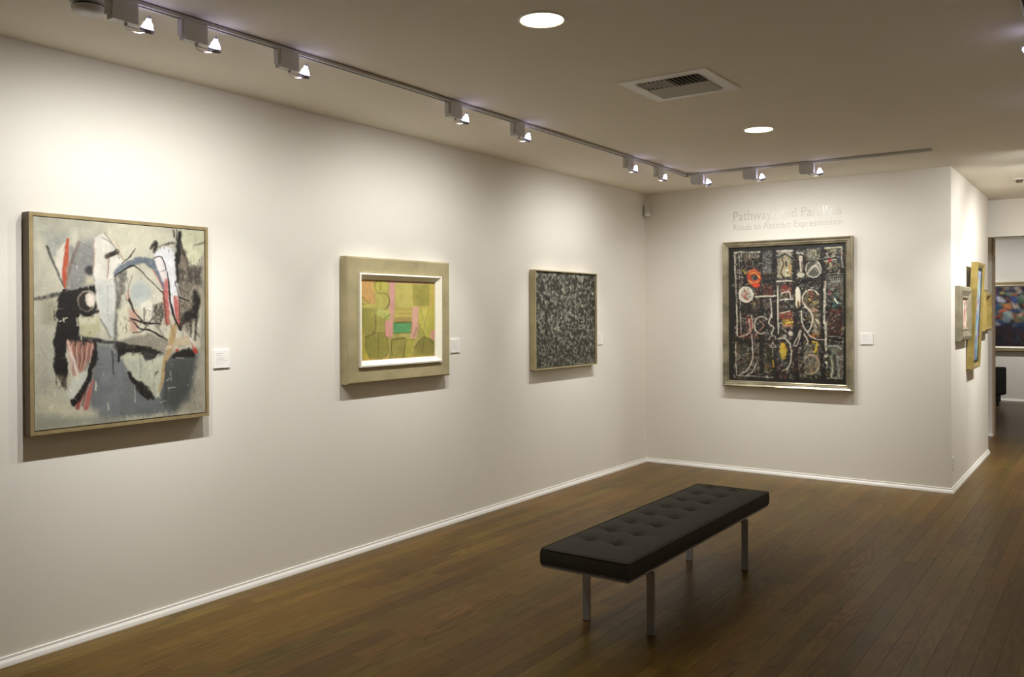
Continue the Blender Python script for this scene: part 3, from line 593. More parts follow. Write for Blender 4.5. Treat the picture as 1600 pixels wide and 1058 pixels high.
for q_ in ((348, 290, 418, 420, (196, 190, 160)), (150, 300, 262, 322, WH), (270, 292, 320, 400, (120, 124, 120)), (492, 280, 560, 330, (186, 184, 156)), (585, 278, 640, 380, (150, 146, 118)), (640, 285, 662, 372, (66, 88, 98)),
           (576, 412, 664, 520, (112, 112, 100)), (366, 455, 418, 492, (146, 56, 40)), (362, 585, 428, 620, (158, 62, 48)), (372, 620, 430, 655, (176, 146, 60)), (196, 600, 222, 690, (142, 58, 44)), (165, 690, 250, 712, (110, 50, 42)),
           (240, 445, 345, 505, (88, 44, 38)), (250, 520, 330, 570, (96, 84, 78)), (596, 600, 660, 700, (66, 38, 34)), (250, 735, 300, 880, (104, 102, 78)), (300, 760, 340, 890, (56, 52, 30)), (150, 740, 200, 880, (74, 72, 58)), (425, 760, 452, 890, (106, 44, 32)),
           (478, 740, 550, 890, (134, 132, 112)), (600, 745, 664, 905, (118, 120, 106)), (520, 590, 560, 700, (140, 132, 104)), (480, 480, 550, 560, (90, 76, 44)), (602, 575, 660, 590, (130, 50, 40)), (500, 690, 560, 712, (176, 96, 40))): patch(*q_)
for i in range(1100):
    a, b_ = rs.uniform(138, 668), rs.uniform(275, 905)
    if not inquad(a, b_): continue
    k = rs.random(); cl = (166, 160, 142) if k < .36 else (30, 28, 28) if k < .74 else (120, 56, 42) if k < .84 else (146, 116, 50) if k < .90 else (92, 100, 100)
    an = rs.uniform(0, PI); L = rs.uniform(5, 16); b2 = rs.normal(0, 4); c.line([(a, b_), (a + L * .5 * math.cos(an) + b2, b_ + L * .5 * math.sin(an) - b2), (a + L * math.cos(an), b_ + L * math.sin(an))], rs.uniform(2, 4.5), cl, 1.6, .8, rough=.8, smooth=False, hgt=1)
# dark bars of the grid
for x0 in (268, 334, 436, 566): c.line([(x0, 270), (x0 + 3, 905)], [16, 22], (32, 30, 30), 5, .92, rough=1.5)
for y0 in (432, 575, 722): c.line([(118, y0), (400, y0), (668, y0 - 12)], [12, 16, 12], (30, 28, 28), 5, .9, rough=1.5)
c.line([(468, 262), (470, 340)], 20, (34, 32, 32), 4, .9)
# frame of pale lines inside the edge
def wl(pts, wd=6, cl=WH, a=.95, dry=.12, **k): c.line(pts, wd, cl, 1.8, a, rough=.9, dry=dry, hgt=1.6, **k)
wl([(140, 298), (262, 294)], 9, dry=.3); wl([(142, 310), (150, 560)], [9, 5], dry=.3); wl([(163, 320), (168, 560)], 4, dry=.4); wl([(150, 560), (152, 700)], 7); wl([(168, 580), (170, 690)], 4); wl([(146, 730), (148, 890)], [6, 4], dry=.3); wl([(150, 892), (330, 902)], 4, dry=.3)
wl([(348, 292), (420, 290)], 10); wl([(446, 300), (470, 302)], 14, dry=.3); wl([(580, 276), (662, 272)], 7, (206, 202, 160)); wl([(662, 275), (664, 370)], 6, dry=.2); wl([(666, 400), (666, 890)], 3, (140, 138, 126), dry=.4); wl([(590, 905), (664, 908)], 4, dry=.3)
wl([(346, 436), (418, 434)], 8); wl([(350, 462), (352, 690)], [8, 6]); wl([(362, 524), (424, 522)], 7); wl([(240, 510), (338, 506)], 8); wl([(316, 520), (322, 610)], 6); wl([(364, 592), (410, 580)], 6)
wl([(372, 494), (406, 484), (412, 520)], 6)
wl([(580, 440), (576, 640)], [12, 9], dry=.25); wl([(582, 640), (584, 770)], [12, 8], dry=.2); c.oval(582, 798, 8, 8, WH, soft=2); c.oval(584, 828, 8, 6, WH, soft=2)
# upper signs
c.oval(236, 414, 34, 40, (176, 66, 48), soft=4, rough=2); wl([(206, 392), (236, 386), (262, 400)], 7, (206, 110, 54)); wl([(214, 402), (240, 396), (262, 418)], 6, (214, 168, 60)); c.oval(238, 418, 15, 13, (40, 50, 54), soft=4); wl([(208, 432), (232, 444), (260, 436)], 6, (206, 160, 60)); c.oval(245, 454, 20, 12, (204, 70, 42), soft=4)
wl([(182, 380), (196, 400)], 9, (160, 142, 52)); c.ringo(212, 348, 20, 20, 3, (160, 158, 146), soft=2, a=.8); c.ringo(245, 350, 14, 18, 3, (130, 130, 120), soft=2, a=.7)
c.oval(195, 500, 36, 38, (206, 198, 180), soft=3, rough=1.2); c.oval(197, 500, 26, 28, (150, 146, 132), soft=4, a=.7); wl([(188, 480), (204, 494), (190, 510), (206, 526)], 6, (170, 66, 52)); wl([(176, 500), (192, 520)], 5, (180, 96, 80)); c.ringo(195, 500, 35, 38, 4, (226, 220, 200), soft=2)
c.oval(388, 372, 30, 44, (180, 170, 134), soft=5, a=.9); wl([(372, 330), (380, 350), (366, 390), (376, 415)], 6, (66, 50, 40)); wl([(392, 340), (392, 360)], 10, (58, 54, 50)); c.oval(396, 394, 12, 18, (222, 214, 190), soft=3); c.oval(398, 396, 6, 9, (120, 110, 60), soft=3); wl([(408, 350), (412, 400)], 6, (196, 140, 64)); wl([(352, 320), (388, 302), (420, 322)], 7, (60, 58, 54))
wl([(462, 320), (464, 384)], [18, 12], (222, 214, 198)); c.oval(462, 405, 20, 13, (196, 190, 172), soft=3, dry=.2); wl([(466, 340), (466, 378)], 4, (110, 74, 60)); wl([(442, 324), (462, 304), (484, 322)], 6, (40, 38, 36))
c.oval(524, 376, 38, 42, (88, 86, 78), soft=4); c.ringo(524, 376, 38, 42, 4.5, (216, 210, 192), soft=2)
for i in range(6): wl([(492 + i * 9, 392 - i * 10 + 14), (510 + i * 8, 372 - i * 4), (538 + i * 3, 350 + i * 9)], 4, (206, 200, 182))
for an in range(0, 360, 40): wl([(604, 332), (604 + 30 * math.cos(math.radians(an)), 332 + 34 * math.sin(math.radians(an)))], 5, (38, 38, 34) if an % 80 else (196, 190, 160))
c.oval(604, 332, 7, 8, (186, 40, 54), soft=3)
wl([(500, 340), (560, 330), (640, 318)], 5, (50, 50, 46))
for i in range(6): wl([(600 + i * 10, 420), (606 + i * 9, 440)], 3, (180, 176, 160)); 
for i in range(4): wl([(585, 402 + i * 12), (660, 398 + i * 13)], 3, (150, 148, 134), dry=.5)
# middle signs
c.oval(448, 512, 14, 54, (216, 208, 186), soft=3); c.oval(450, 548, 5, 18, (96, 76, 46), soft=3)
c.ringo(512, 522, 42, 46, 6, WH, 120, 330, soft=2); wl([(500, 492), (520, 500), (510, 520)], 5, (158, 50, 44)); wl([(500, 520), (530, 545)], 8, (156, 138, 50)); wl([(500, 545), (536, 515)], 6, (40, 34, 28)); c.oval(520, 575, 26, 12, (178, 140, 112), soft=4, dry=.3)
wl([(480, 560), (508, 580), (520, 630), (500, 680)], 7); wl([(466, 580), (470, 640), (500, 690), (540, 716), (590, 718)], [7, 6, 6, 5, 4]); wl([(530, 600), (552, 680)], 6, (60, 50, 44)); wl([(535, 620), (555, 640)], 5)
wl([(640, 500), (620, 560), (652, 540)], 10, (58, 92, 92)); wl([(628, 520), (640, 540)], 8, (216, 216, 196)); wl([(600, 480), (606, 500)], 5, (160, 60, 66))
c.ringo(270, 648, 34, 42, 5, WH, 60, 320, soft=2); wl([(262, 626), (282, 650), (262, 674)], 6, (168, 120, 100)); wl([(318, 600), (306, 640), (328, 660), (318, 690)], 6); wl([(222, 600), (226, 660), (196, 696), (160, 706)], [5, 6, 6, 4]); wl([(212, 620), (214, 670)], 8, (200, 190, 180)); wl([(218, 620), (222, 670)], 6, (170, 60, 44))
c.oval(412, 688, 12, 12, (214, 208, 190), soft=3); c.oval(384, 700, 9, 9, (150, 150, 134), soft=3); wl([(392, 640), (424, 634)], 8, (214, 170, 60)); wl([(380, 650), (424, 652)], 5, (196, 120, 90))
# lower signs
wl([(222, 690), (228, 760), (224, 820), (196, 870), (160, 890)], [5, 6, 7, 6, 4]); wl([(250, 820), (228, 872), (196, 894)], 5); wl([(236, 700), (240, 760)], 3, (120, 116, 106))
c.ringo(324, 712, 16, 14, 4, WH, 160, 380, soft=2); wl([(326, 732), (312, 756), (342, 756), (326, 732)], 4, smooth=False); wl([(324, 760), (326, 800)], 3)
wl([(350, 716), (384, 712), (410, 746), (416, 800), (400, 856), (372, 870)], [6, 7, 6, 6, 6, 4]); c.oval(376, 778, 17, 38, (186, 160, 56), soft=4, dry=.15); c.oval(374, 742, 12, 10, (206, 160, 40), soft=3); wl([(340, 780), (368, 820), (392, 850)], 10, (66, 70, 74)); wl([(326, 820), (330, 850)], 8, (166, 138, 40))
wl([(458, 672), (448, 702), (428, 738), (438, 750), (452, 720), (462, 676)], 5); wl([(478, 690), (496, 726), (488, 744)], 6); wl([(520, 730), (544, 740), (530, 780)], 10, (196, 168, 38)); wl([(516, 745), (528, 765)], 5, (60, 56, 40))
c.ringo(514, 838, 38, 44, 4.5, (196, 180, 158), 200, 430, soft=2); wl([(500, 790), (540, 800), (552, 830)], 5, (186, 140, 126)); wl([(480, 880), (520, 884), (548, 866)], 4, (176, 160, 96))
wl([(600, 750), (640, 752), (656, 770)], 8, (150, 154, 140)); wl([(608, 800), (616, 860), (610, 900)], 8, (176, 180, 150)); wl([(640, 800), (650, 900)], 5, (160, 162, 148)); wl([(626, 790), (632, 890)], 7, (34, 32, 30))
for i in range(8): wl([(156 + i * 13, 300), (156 + i * 13, 316)], 4, (30, 28, 28))
for i in range(16): wl([(148, 330 + i * 14), (160, 332 + i * 14)], 4, (36, 34, 32))
for i in range(220):
    a, b_ = rs.uniform(138, 668), rs.uniform(275, 905); k = rs.random()
    if inquad(a, b_): c.line([(a, b_), (a + rs.normal(0, 4), b_ + rs.normal(0, 5))], 2.5, (206, 200, 184) if k < .45 else (26, 25, 25) if k < .85 else (176, 70, 48), 1.5, .8, smooth=False, hgt=1)
for i in range(700):
    a, b_ = rs.uniform(130, 672), rs.uniform(285, 905)
    if not inquad(a, b_): continue
    k = rs.random(); cl = (176, 170, 152) if k < .42 else (34, 32, 31) if k < .72 else (130, 62, 46) if k < .82 else (158, 128, 56) if k < .88 else (96, 104, 104)
    an = rs.choice([0, PI / 2, rs.uniform(0, PI)]) + rs.normal(0, .2); L = rs.uniform(5, 20); c.line([(a, b_), (a + L * math.cos(an), b_ + L * math.sin(an))], rs.uniform(1.6, 3.4), cl, 1.4, .75, rough=1.0, smooth=False, dry=.2, hgt=1.4)
c.brushed(700, 4, 9, seed=6, a=.7, vert=.3)
c.mesh('canvas', 1.088, 1.273, 0, .695, -.030, P, M_canvas_gloss, gain=.86, relief=.002)

# --- three small paintings on the corridor side of the partition
P = painting((XR, 8.55, 1.272), PI / 2, 'small pale pink and white picture in a wide grey-gold frame, nearest the partition corner')
frame_mesh('frame', .60, .48, ((0, 0), (0, .040), (.012, .052), (.040, .058), (.085, .040), (.100, .044), (.112, .030), (.112, 0)), M_greygold, P)
c = Paint(90, 60, ((0, 0), (90, 0), (90, 60), (0, 60)), (196, 160, 140), 31)
rs = np.random.default_rng(5)
for i in range(60):
    a, b_ = rs.uniform(0, 90), rs.uniform(0, 60); c.line([(a, b_), (a + rs.normal(0, 4), b_ + rs.uniform(3, 12))], rs.uniform(4, 11), [(232, 226, 216), (226, 214, 200), (70, 60, 54), (200, 130, 112), (226, 222, 216)][i % 5], 2, .85, rough=1, hgt=1)
c.mesh('canvas', .38, .26, 0, .24, -.026, P, M_canvas)
P = painting((XR + .001, 9.14, .998), PI / 2, 'tall blue and multicoloured painting in a bright gold frame, leaning out from the partition')
P.rotation_euler = (math.radians(2.6), 0, PI / 2); 
frame_mesh('frame', .48, .99, ((0, 0), (0, .052), (.006, .060), (.022, .058), (.040, .050), (.050, .046), (.050, 0)), M_oldgold, P)
frame_mesh('liner', .38, .89, ((0, .0), (0, .042), (.022, .040), (.022, 0)), M_dark, P, z0=.05)
c = Paint(90, 150, ((0, 0), (90, 0), (90, 150), (0, 150)), (120, 142, 176), 33)
for i in range(170):
    a, b_ = rs.uniform(0, 90), rs.uniform(0, 150); c.line([(a, b_), (a + rs.normal(0, 5), b_ + rs.uniform(4, 16))], rs.uniform(4, 9), [(92, 116, 172), (186, 200, 212), (84, 150, 150), (150, 160, 196), (60, 80, 140), (200, 120, 96), (206, 200, 120), (120, 176, 150)][i % 8], 1.5, .85, rough=1, hgt=1)
c.mesh('canvas', .336, .846, 0, .495, -.036, P, M_canvas)
P = painting((XR, 9.97, 1.300), PI / 2, 'small beige picture in a deep stepped gold frame, farthest along the partition')
frame_mesh('frame', .56, .455, ((0, 0), (0, .030), (.030, .036), (.034, .062), (.050, .075), (.068, .070), (.100, .040), (.100, 0)), M_oldgold, P)
c = Paint(60, 40, ((0, 0), (60, 0), (60, 40), (0, 40)), (186, 168, 120), 35)
for i in range(30):
    a, b_ = rs.uniform(0, 60), rs.uniform(0, 40); c.line([(a, b_), (a + rs.normal(0, 8), b_ + rs.normal(0, 4))], 5, [(206, 190, 146), (160, 140, 96), (196, 176, 130)][i % 3], 2, .6)
c.mesh('canvas', .37, .265, 0, .2275, -.030, P, M_canvas)

# --- dark multicoloured painting in the next room
P = painting((-1.20, YN, .845), 0, 'dark blue multicoloured painting on the far wall of the next room, seen through the doorway')
frame_mesh('frame', 1.90, 1.18, ((0, 0), (0, .055), (.012, .062), (.050, .058), (.052, .045), (.052, 0)), M_gold, P)
frame_mesh('liner', 1.796, 1.076, ((0, .010), (0, .066), (.006, .070), (.014, .066), (.034, .036), (.034, .01)), M_cream, P, z0=.052)
c = Paint(230, 140, ((0, 0), (230, 0), (230, 140), (0, 140)), (38, 34, 44), 41)
for i in range(420):
    a, b_ = rs.uniform(0, 230), rs.uniform(0, 140); lo_ = b_ > 92
    pal = [(34, 40, 62), (44, 34, 38), (28, 30, 34), (58, 66, 80), (60, 40, 40)] if lo_ else [(48, 60, 112), (92, 108, 140), (170, 92, 60), (120, 142, 128), (196, 180, 160), (150, 60, 50), (40, 44, 84), (84, 110, 90), (36, 34, 52), (40, 60, 100)]
    c.line([(a, b_), (a + rs.normal(0, 8), b_ + rs.normal(0, 6))], rs.uniform(4, 13), pal[rs.integers(len(pal))], 2.5, .8, rough=1.5, hgt=1)
for a, b_, r_, cl in ((66, 44, 9, (204, 132, 70)), (62, 58, 8, (190, 90, 60)), (70, 66, 10, (160, 176, 168)), (56, 30, 8, (190, 186, 190)), (80, 30, 8, (60, 84, 150)), (66, 78, 8, (110, 140, 150)), (58, 14, 4, (206, 176, 60)), (96, 34, 8, (80, 110, 84))): c.oval(a, b_, r_, r_ * .8, cl, soft=3, rough=2, a=.9)
c.mesh('canvas', 1.73, 1.01, 0, .59, -.036, P, M_canvas_gloss, gain=.8)

# ------------------------------------------------------------------ wall labels
def label_card(y, z0, z1, wide, text, wall='L', tilt=0):
    if wall == 'L': e = empty('wall_label', (XL, y, z0), PI / 2)
    else: e = empty('wall_label', (y, YB, z0), 0)
    tag(e, text, 'label')
    MB().box(-wide / 2, wide / 2, -.008, 0, 0, z1 - z0).build('card', M_card, e)
    mb = MB(); r = random.Random(int(z0 * 1000) + int(abs(y) * 100)); hh = z1 - z0
    for i, t in enumerate((.80, .70, .56, .47, .38, .24)):
        mb.box(-wide * .38, -wide * .38 + wide * r.uniform(.35, .7), -.0084, -.008, hh * t, hh * t + .0022)
    mb.build('print', M_ink, e)
label_card(2.911, 1.243, 1.34, .102, 'white wall card beside the large abstract painting with the orange stroke')
label_card(4.924, 1.246, 1.345, .105, 'white wall card to the right of the olive and pink painting')
label_card(7.085, 1.235, 1.338, .085, 'white wall card to the right of the black and grey all-over painting')
label_card(-1.823, 1.243, 1.341, .107, 'white wall card to the right of the large black gridded painting', 'B')

# ------------------------------------------------------------------ wall title lettering
def lettering(txt, x0, x1, zb, capz, parent):
    """one mesh per word, spread so that the whole line spans x0..x1"""
    def flat(t):
        c = bpy.data.curves.new('word', 'FONT'); c.body = t; c.size = 1; c.resolution_u = 3
        o = bpy.data.objects.new('word', c); col.objects.link(o); bpy.context.view_layer.update()
        me = bpy.data.meshes.new_from_object(o.evaluated_get(bpy.context.evaluated_depsgraph_get())); bpy.data.objects.remove(o)
        co = np.zeros(len(me.vertices) * 3); me.vertices.foreach_get('co', co); return me, co.reshape(-1, 3)
    full = flat(txt)[1][:, 0]; sx = (x1 - x0) / (full.max() - full.min()); ws = txt.split(' ')
    for i, wd in enumerate(ws):
        me, co = flat(wd); right = flat(' '.join(ws[:i + 1]))[1][:, 0].max()
        out = np.zeros_like(co); out[:, 0] = x0 + (co[:, 0] - co[:, 0].max() + right - full.min()) * sx; out[:, 2] = co[:, 1] * capz / .73; out[:, 1] = -.0012
        me.vertices.foreach_set('co', out.ravel()); me.update()
        bm = bmesh.new(); bm.from_mesh(me); ex = bmesh.ops.extrude_face_region(bm, geom=bm.faces[:])
        bmesh.ops.translate(bm, verts=[v for v in ex['geom'] if isinstance(v, bmesh.types.BMVert)], vec=(0, .0012, 0))
        bmesh.ops.recalc_face_normals(bm, faces=bm.faces); bm.to_mesh(me); bm.free()
        me.materials.clear(); me.materials.append(M_letter)
        o = bpy.data.objects.new('word', me); col.objects.link(o); o.parent = parent; o.location = (0, 0, zb)
t = empty('wall_lettering', (-3.043, YB, 2.32), 0, 'pale grey two-line exhibition title on the end wall above the large painting', 'lettering')
lettering('Pathways and Parallels', 0, 1.006, 2.413 - 2.32, .093, t)
lettering('Roads to Abstract Expressionism', 0, 1.010, .0, .062, t)

# ------------------------------------------------------------------ bench
B = empty('bench', (-2.015, 4.39, 0), 0, 'long armless bench with buttoned charcoal cushion on thin steel legs', 'bench')
bx0, bx1, by0, by1 = -.232, .232, -.968, .905
bz0, bz1 = .335, .420
rows = (-.118, .034); cols = [3.700 + .219 * i - 4.39 for i in range(8)]
def cushion():
    mb = MB(); nx, ny = 60, 230
    def top(x, y):
        ex = min(x - bx0, bx1 - x); ey = min(y - by0, by1 - y); e = min(ex, ey)
        z = -.005 * math.exp(-e / .006) - .004 * math.exp(-e / .05)
        for rx in rows:
            for cyy in cols:
                dx, dy = x - rx, y - cyy
                if abs(dx) < .12 and abs(dy) < .14: z -= .017 * math.exp(-(dx * dx + dy * dy) / .0011) + .006 * math.exp(-(dx * dx + dy * dy) / .006)
        for cyy in cols:   # pull creases across, strongest near the buttons
            k = min(abs(x - rows[0]), abs(x - rows[1]))
            z -= .0050 * math.exp(-((y - cyy) / .007) ** 2) * math.exp(-k / .11)
        for rx in rows:
            k = min(abs(y - c) for c in cols)
            z -= .0034 * math.exp(-((x - rx) / .007) ** 2) * math.exp(-k / .06)
        return bz1 + z
    def pt(u, v): return bx0 + (bx1 - bx0) * u, by0 + (by1 - by0) * v
    g = []
    for j in range(ny + 1):
        for i in range(nx + 1):
            x, y = pt(i / nx, j / ny); mb.v.append((x, y, top(x, y)))
    for j in range(ny):
        for i in range(nx):
            a = j * (nx + 1) + i; mb.f.append((a, a + 1, a + nx + 2, a + nx + 1)); mb.m.append(0)
    per = [i for i in range(nx + 1)] + [j * (nx + 1) + nx for j in range(1, ny + 1)] + [ny * (nx + 1) + i for i in range(nx - 1, -1, -1)] + [j * (nx + 1) for j in range(ny - 1, 0, -1)]
    prev = per
    for t in (.08, .25, .5, .75, .92, 1.0):
        new = []
        for idx in per:
            x, y, z = mb.v[idx]; bul = .005 * math.sin(PI * min(1, t)) ** .6 if t < 1 else 0
            ox = (1 if abs(x - bx1) < 1e-6 else -1 if abs(x - bx0) < 1e-6 else 0); oy = (1 if abs(y - by1) < 1e-6 else -1 if abs(y - by0) < 1e-6 else 0)
            wv = 1 + .12 * math.sin(y * 23 + x * 11)
            new.append(len(mb.v)); mb.v.append((x + ox * bul * wv, y + oy * bul * wv, z + (bz0 - z) * t))
        for k in range(len(per)):
            a, b = prev[k], prev[(k + 1) % len(per)]; c, d = new[(k + 1) % len(per)], new[k]; mb.f.append((a, b, c, d)); mb.m.append(0)
        prev = new
    mb.f.append(tuple(prev)); mb.m.append(0)
    return mb
cu = cushion().build('cushion', M_fabric, B, smooth=True)
def rect_loop(inset, z, n=8, r=.012):
    P = []
    x0, x1, y0, y1 = bx0 - inset + r, bx1 + inset - r, by0 - inset + r, by1 + inset - r
    for cx, cy, a0 in ((x1, y1, 0), (x0, y1, 90), (x0, y0, 180), (x1, y0, 270)):
        for i in range(5): a = math.radians(a0 + i * 22.5); P.append((cx + r * math.cos(a), cy + r * math.sin(a), z))
    return P
MB().tube(rect_loop(.002, .4115), .0032, 6, closed=True).build('piping', M_fabric, cu, smooth=True)
MB().tube(rect_loop(.002, .339), .0032, 6, closed=True).build('piping', M_fabric, cu, smooth=True)
for rx in rows:
    for cyy in cols:
        MB().cyl((rx, cyy, bz1 - .026), (0, 0, 1), ((0, .010), (.004, .011), (.0065, .008), (.0072, .0005)), 12).build('button', M_fabric, cu, smooth=True)
# steel frame: flat rails, two cross bars and four flat legs
mb = MB()
for s in (bx0 + .012, bx1 - .012): mb.box(s - .012, s + .012, by0 + .01, by1 - .01, .325, .335)
for s in (by0 + .012, by1 - .012): mb.box(bx0 + .005, bx1 - .005, s - .012, s + .012, .325, .335)
mb.build('frame', M_steel, B)
for ly in (3.71 - 4.39, 4.965 - 4.39):
    MB().box(-.171, .212, ly - .012, ly + .012, .285, .304).build('cross_bar', M_steel, B)
    for lx, sg in ((-.152, -1), (.200, 1)):
        m2 = MB(); c = .0015
        m2.bbox(lx - .019, lx + .019, ly - .007, ly + .007, .004, .304, c); m2.build('leg', M_steel, B)
        lg = MB().box(lx - .0195, lx + .0195, ly - .0075, ly + .0075, 0, .004).build('glide', M_dark, B)

# ------------------------------------------------------------------ track lighting
XT, YT = -3.11, 7.09
def track(name, length, loc, rotz, label):
    e = empty(name, loc, rotz, label, 'light track')
    MB().box(-.017, -.0075, 0, length, -.018, 0).box(.0075, .017, 0, length, -.018, 0).box(-.017, .017, 0, length, -.003, 0).build('rail', M_white, e)
    MB().box(-.0075, .0075, .005, length - .005, -.0165, -.003).build('slot', M_dark, e)
    for yy in (0, length):
        MB().box(-.018, .018, yy - .006, yy + .006, -.019, 0).build('end_cap', M_white, e)
    return e
track('light_track', YT - .06 - (-1.5), (XT, -1.5, H), 0, 'long white ceiling track running parallel to the long left wall')
track('light_track', 1.94, (XT + .02, YT, H), -PI / 2, 'shorter white ceiling track running parallel to the end wall')
track('light_track', 10.2, (-.30, -.6, H), 0, 'white ceiling track cut off by the right edge, at the top right corner')
mbj = MB().box(XT - .02, XT + .02, YT - .055, YT + .02, H - .02, H).box(XT - .02, XT + .035, YT - .02, YT + .02, H - .02, H)
tag(mbj.build('track_connector', M_white), 'small white corner piece joining the two ceiling tracks', 'connector')

def spot(loc, track_dir, aim, label, power=1.0, group='track spotlights', angle=60, lit=True):
    """a transformer box on the track, a wire arm and a tilted halogen lamp aimed at its picture"""
    e = empty('track_spotlight', loc, 0, label, 'spotlight')
    d = Vector(track_dir).normalized(); sdx = Vector((-d.y, d.x, 0))
    def bx(a0, a1, b0, b1, z0, z1, mb):
        n = len(mb.v); mb.box(a0, a1, b0, b1, z0, z1)
        for i in range(n, len(mb.v)):
            x_, y_, z_ = mb.v[i]; q = d * x_ + sdx * y_; mb.v[i] = (q.x, q.y, z_)
        return mb
    bx(-.052, .052, -.020, .020, -.100, -.020, MB()).build('housing', M_white, e)
    bx(-.066, -.052, -.014, .014, -.085, -.020, MB()).build('adapter', M_white, e)
    L = d * .098 + Vector((0, 0, -.108))                 # lamp rim centre, relative to the empty
    A = (Vector(aim) - (Vector(loc) + L)).normalized()
    P0 = d * .012 + Vector((0, 0, -.108)); sd = A.cross(d).normalized()
    P1 = L
    loop = []
    for i in range(16):
        a = 2 * PI * i / 16; c_ = (P0 + P1) / 2
        loop.append(c_ + (P1 - P0) * .5 * math.cos(a) + sdx * .021 * math.sin(a) + Vector((0, 0, -.010 * abs(math.sin(a)))))
    mb = MB().tube(loop, .0022, 6, closed=True)
    mb.cyl(P0 + Vector((0, 0, .0)), (0, 0, 1), ((-.004, .007), (.010, .007)), 10); mb.build('arm', M_white, e, smooth=True)
    MB().cyl(P1, A, ((-.012, .0262), (.004, .0262), (.004, .0235), (-.008, .0235)), 20, (False, False)).build('lamp_ring', M_steel, e, smooth=True)
    lm = MB().cyl(P1, A, ((-.050, .006), (-.046, .009), (-.040, .011), (-.028, .018), (-.014, .0228), (-.004, .0235)), 20, (True, False)).build('lamp', M_lamp if lit else M_lampglass, e, smooth=True)
    MB().cyl(P1, A, ((-.062, .0055), (-.049, .0055)), 10).build('pin_base', M_white, lm, smooth=True)
    if lit:
        ld = bpy.data.lights.new('spot', 'SPOT'); ld.energy = SPOT_W * power; ld.color = SPOT_COL; ld.spot_size = math.radians(angle); ld.spot_blend = 1.0
        ld.shadow_soft_size = .016
        lo = bpy.data.objects.new('halogen_beam', ld); col.objects.link(lo); lo.parent = e; lo.location = P1 + A * .008
        lo.rotation_euler = A.to_track_quat('-Z', 'Y').to_euler()
        ls = ld.copy(); ls.energy = SPILL_W * power; ls.spot_size = math.radians(158)
        l2 = bpy.data.objects.new('halogen_spill', ls); col.objects.link(l2); l2.parent = e; l2.location = lo.location; l2.rotation_euler = lo.rotation_euler
    return e
TD = (0, 1, 0); zc = H
spot((XT, 1.843, zc), TD, (XL, 2.05, .85), 'track spotlight nearest the upper left corner, beside the smoke detector', 1.0)
spot((XT, 2.152, zc), TD, (XL, 2.55, .85), 'second spotlight from the smoke detector on the long track', 1.1)
spot((XT, 2.639, zc), TD, (XL, 2.95, .85), 'third spotlight from the smoke detector on the long track', .8)
spot((XT, 3.846, zc), TD, (XL, 4.12, .85), 'spotlight with the left-hand lamp of the two over the olive and pink painting', 1.0)
spot((XT, 4.488, zc), TD, (XL, 4.62, .85), 'spotlight with the right-hand lamp of the two over the olive and pink painting', .9)
spot((XT, 5.994, zc), TD, (XL, 6.25, .85), 'sixth spotlight on the long track, second from the track corner', .9)
spot((XT, 6.528, zc), TD, (XL, 6.70, .85), 'spotlight on the long track closest to the track corner', .8)
TX = (1, 0, 0)
spot((-3.00, YT, zc), TX, (-2.75, YB, .85), 'leftmost of the three spotlights facing the end wall', .8)
spot((-2.53, YT, zc), TX, (-2.45, YB, .85), 'middle of the three spotlights facing the end wall', .9)
spot((-2.06, YT, zc), TX, (-2.05, YB, .85), 'rightmost of the three spotlights facing the end wall', .8)
spot((-.30, 4.24, zc), TD, (1.3, 4.4, 1.5), 'spotlight cut off at the top right corner of the view', .6)
spot((-.30, 9.0, zc), TD, (XR, 10.1, .5), 'corridor spotlight farthest away, aimed low toward the stepped gold frame', 2.4)
spot((-.30, 5.65, zc), TD, (1.3, 5.8, 1.5), 'spotlight just beyond the right edge, behind the nearest corridor one', .6)
spot((-.30, 7.35, zc), TD, (XR, 8.45, 1.1), 'corridor spotlight aimed at the grey-gold framed picture on the partition', 1.5)
spot((-.30, 8.1, zc), TD, (XR, 9.25, 1.2), 'corridor spotlight aimed at the tall gold framed picture on the partition', 1.4)

# ------------------------------------------------------------------ downlights, diffuser, smoke detector, sensors
def downlight(x_, y_, label):
    e = empty('downlight', (x_, y_, H), 0, label, 'ceiling light', 'recessed round downlights')
    MB().cyl((0, 0, 0), (0, 0, -1), ((0, .104), (.003, .103), (.006, .092), (.003, .088), (0, .088)), 40, (False, False)).build('trim_ring', M_base, e, smooth=True)
    MB().cyl((0, 0, 0), (0, 0, -1), ((0.0005, .088), (.003, .087), (.0045, .06), (.005, .001)), 40, (True, True)).build('lens', M_lens, e, smooth=True)
downlight(-1.955, 3.00, 'larger looking round recessed ceiling light near the top middle of the view')
downlight(-1.96, 5.645, 'smaller looking round recessed ceiling light, between the air diffuser and end wall')
downlight(-1.955, .35, 'round recessed ceiling light above and behind the viewer')  # out of view, added to raise the ambient fill
e = empty('air_diffuser', (-1.925, 4.30, H), 0, 'square white air diffuser with louvres set in the ceiling', 'air vent')
W2 = .245; I2 = .175
frame = MB()
for a, b, c, d in ((-W2, W2, -W2, -I2), (-W2, W2, I2, W2), (-W2, -I2, -I2, I2), (I2, W2, -I2, I2)): frame.box(a, b, c, d, -.006, 0)
frame.build('frame', M_base, e)
MB().box(-I2, I2, -I2, I2, -.0012, -.0004).build('backing', M_dark, e)
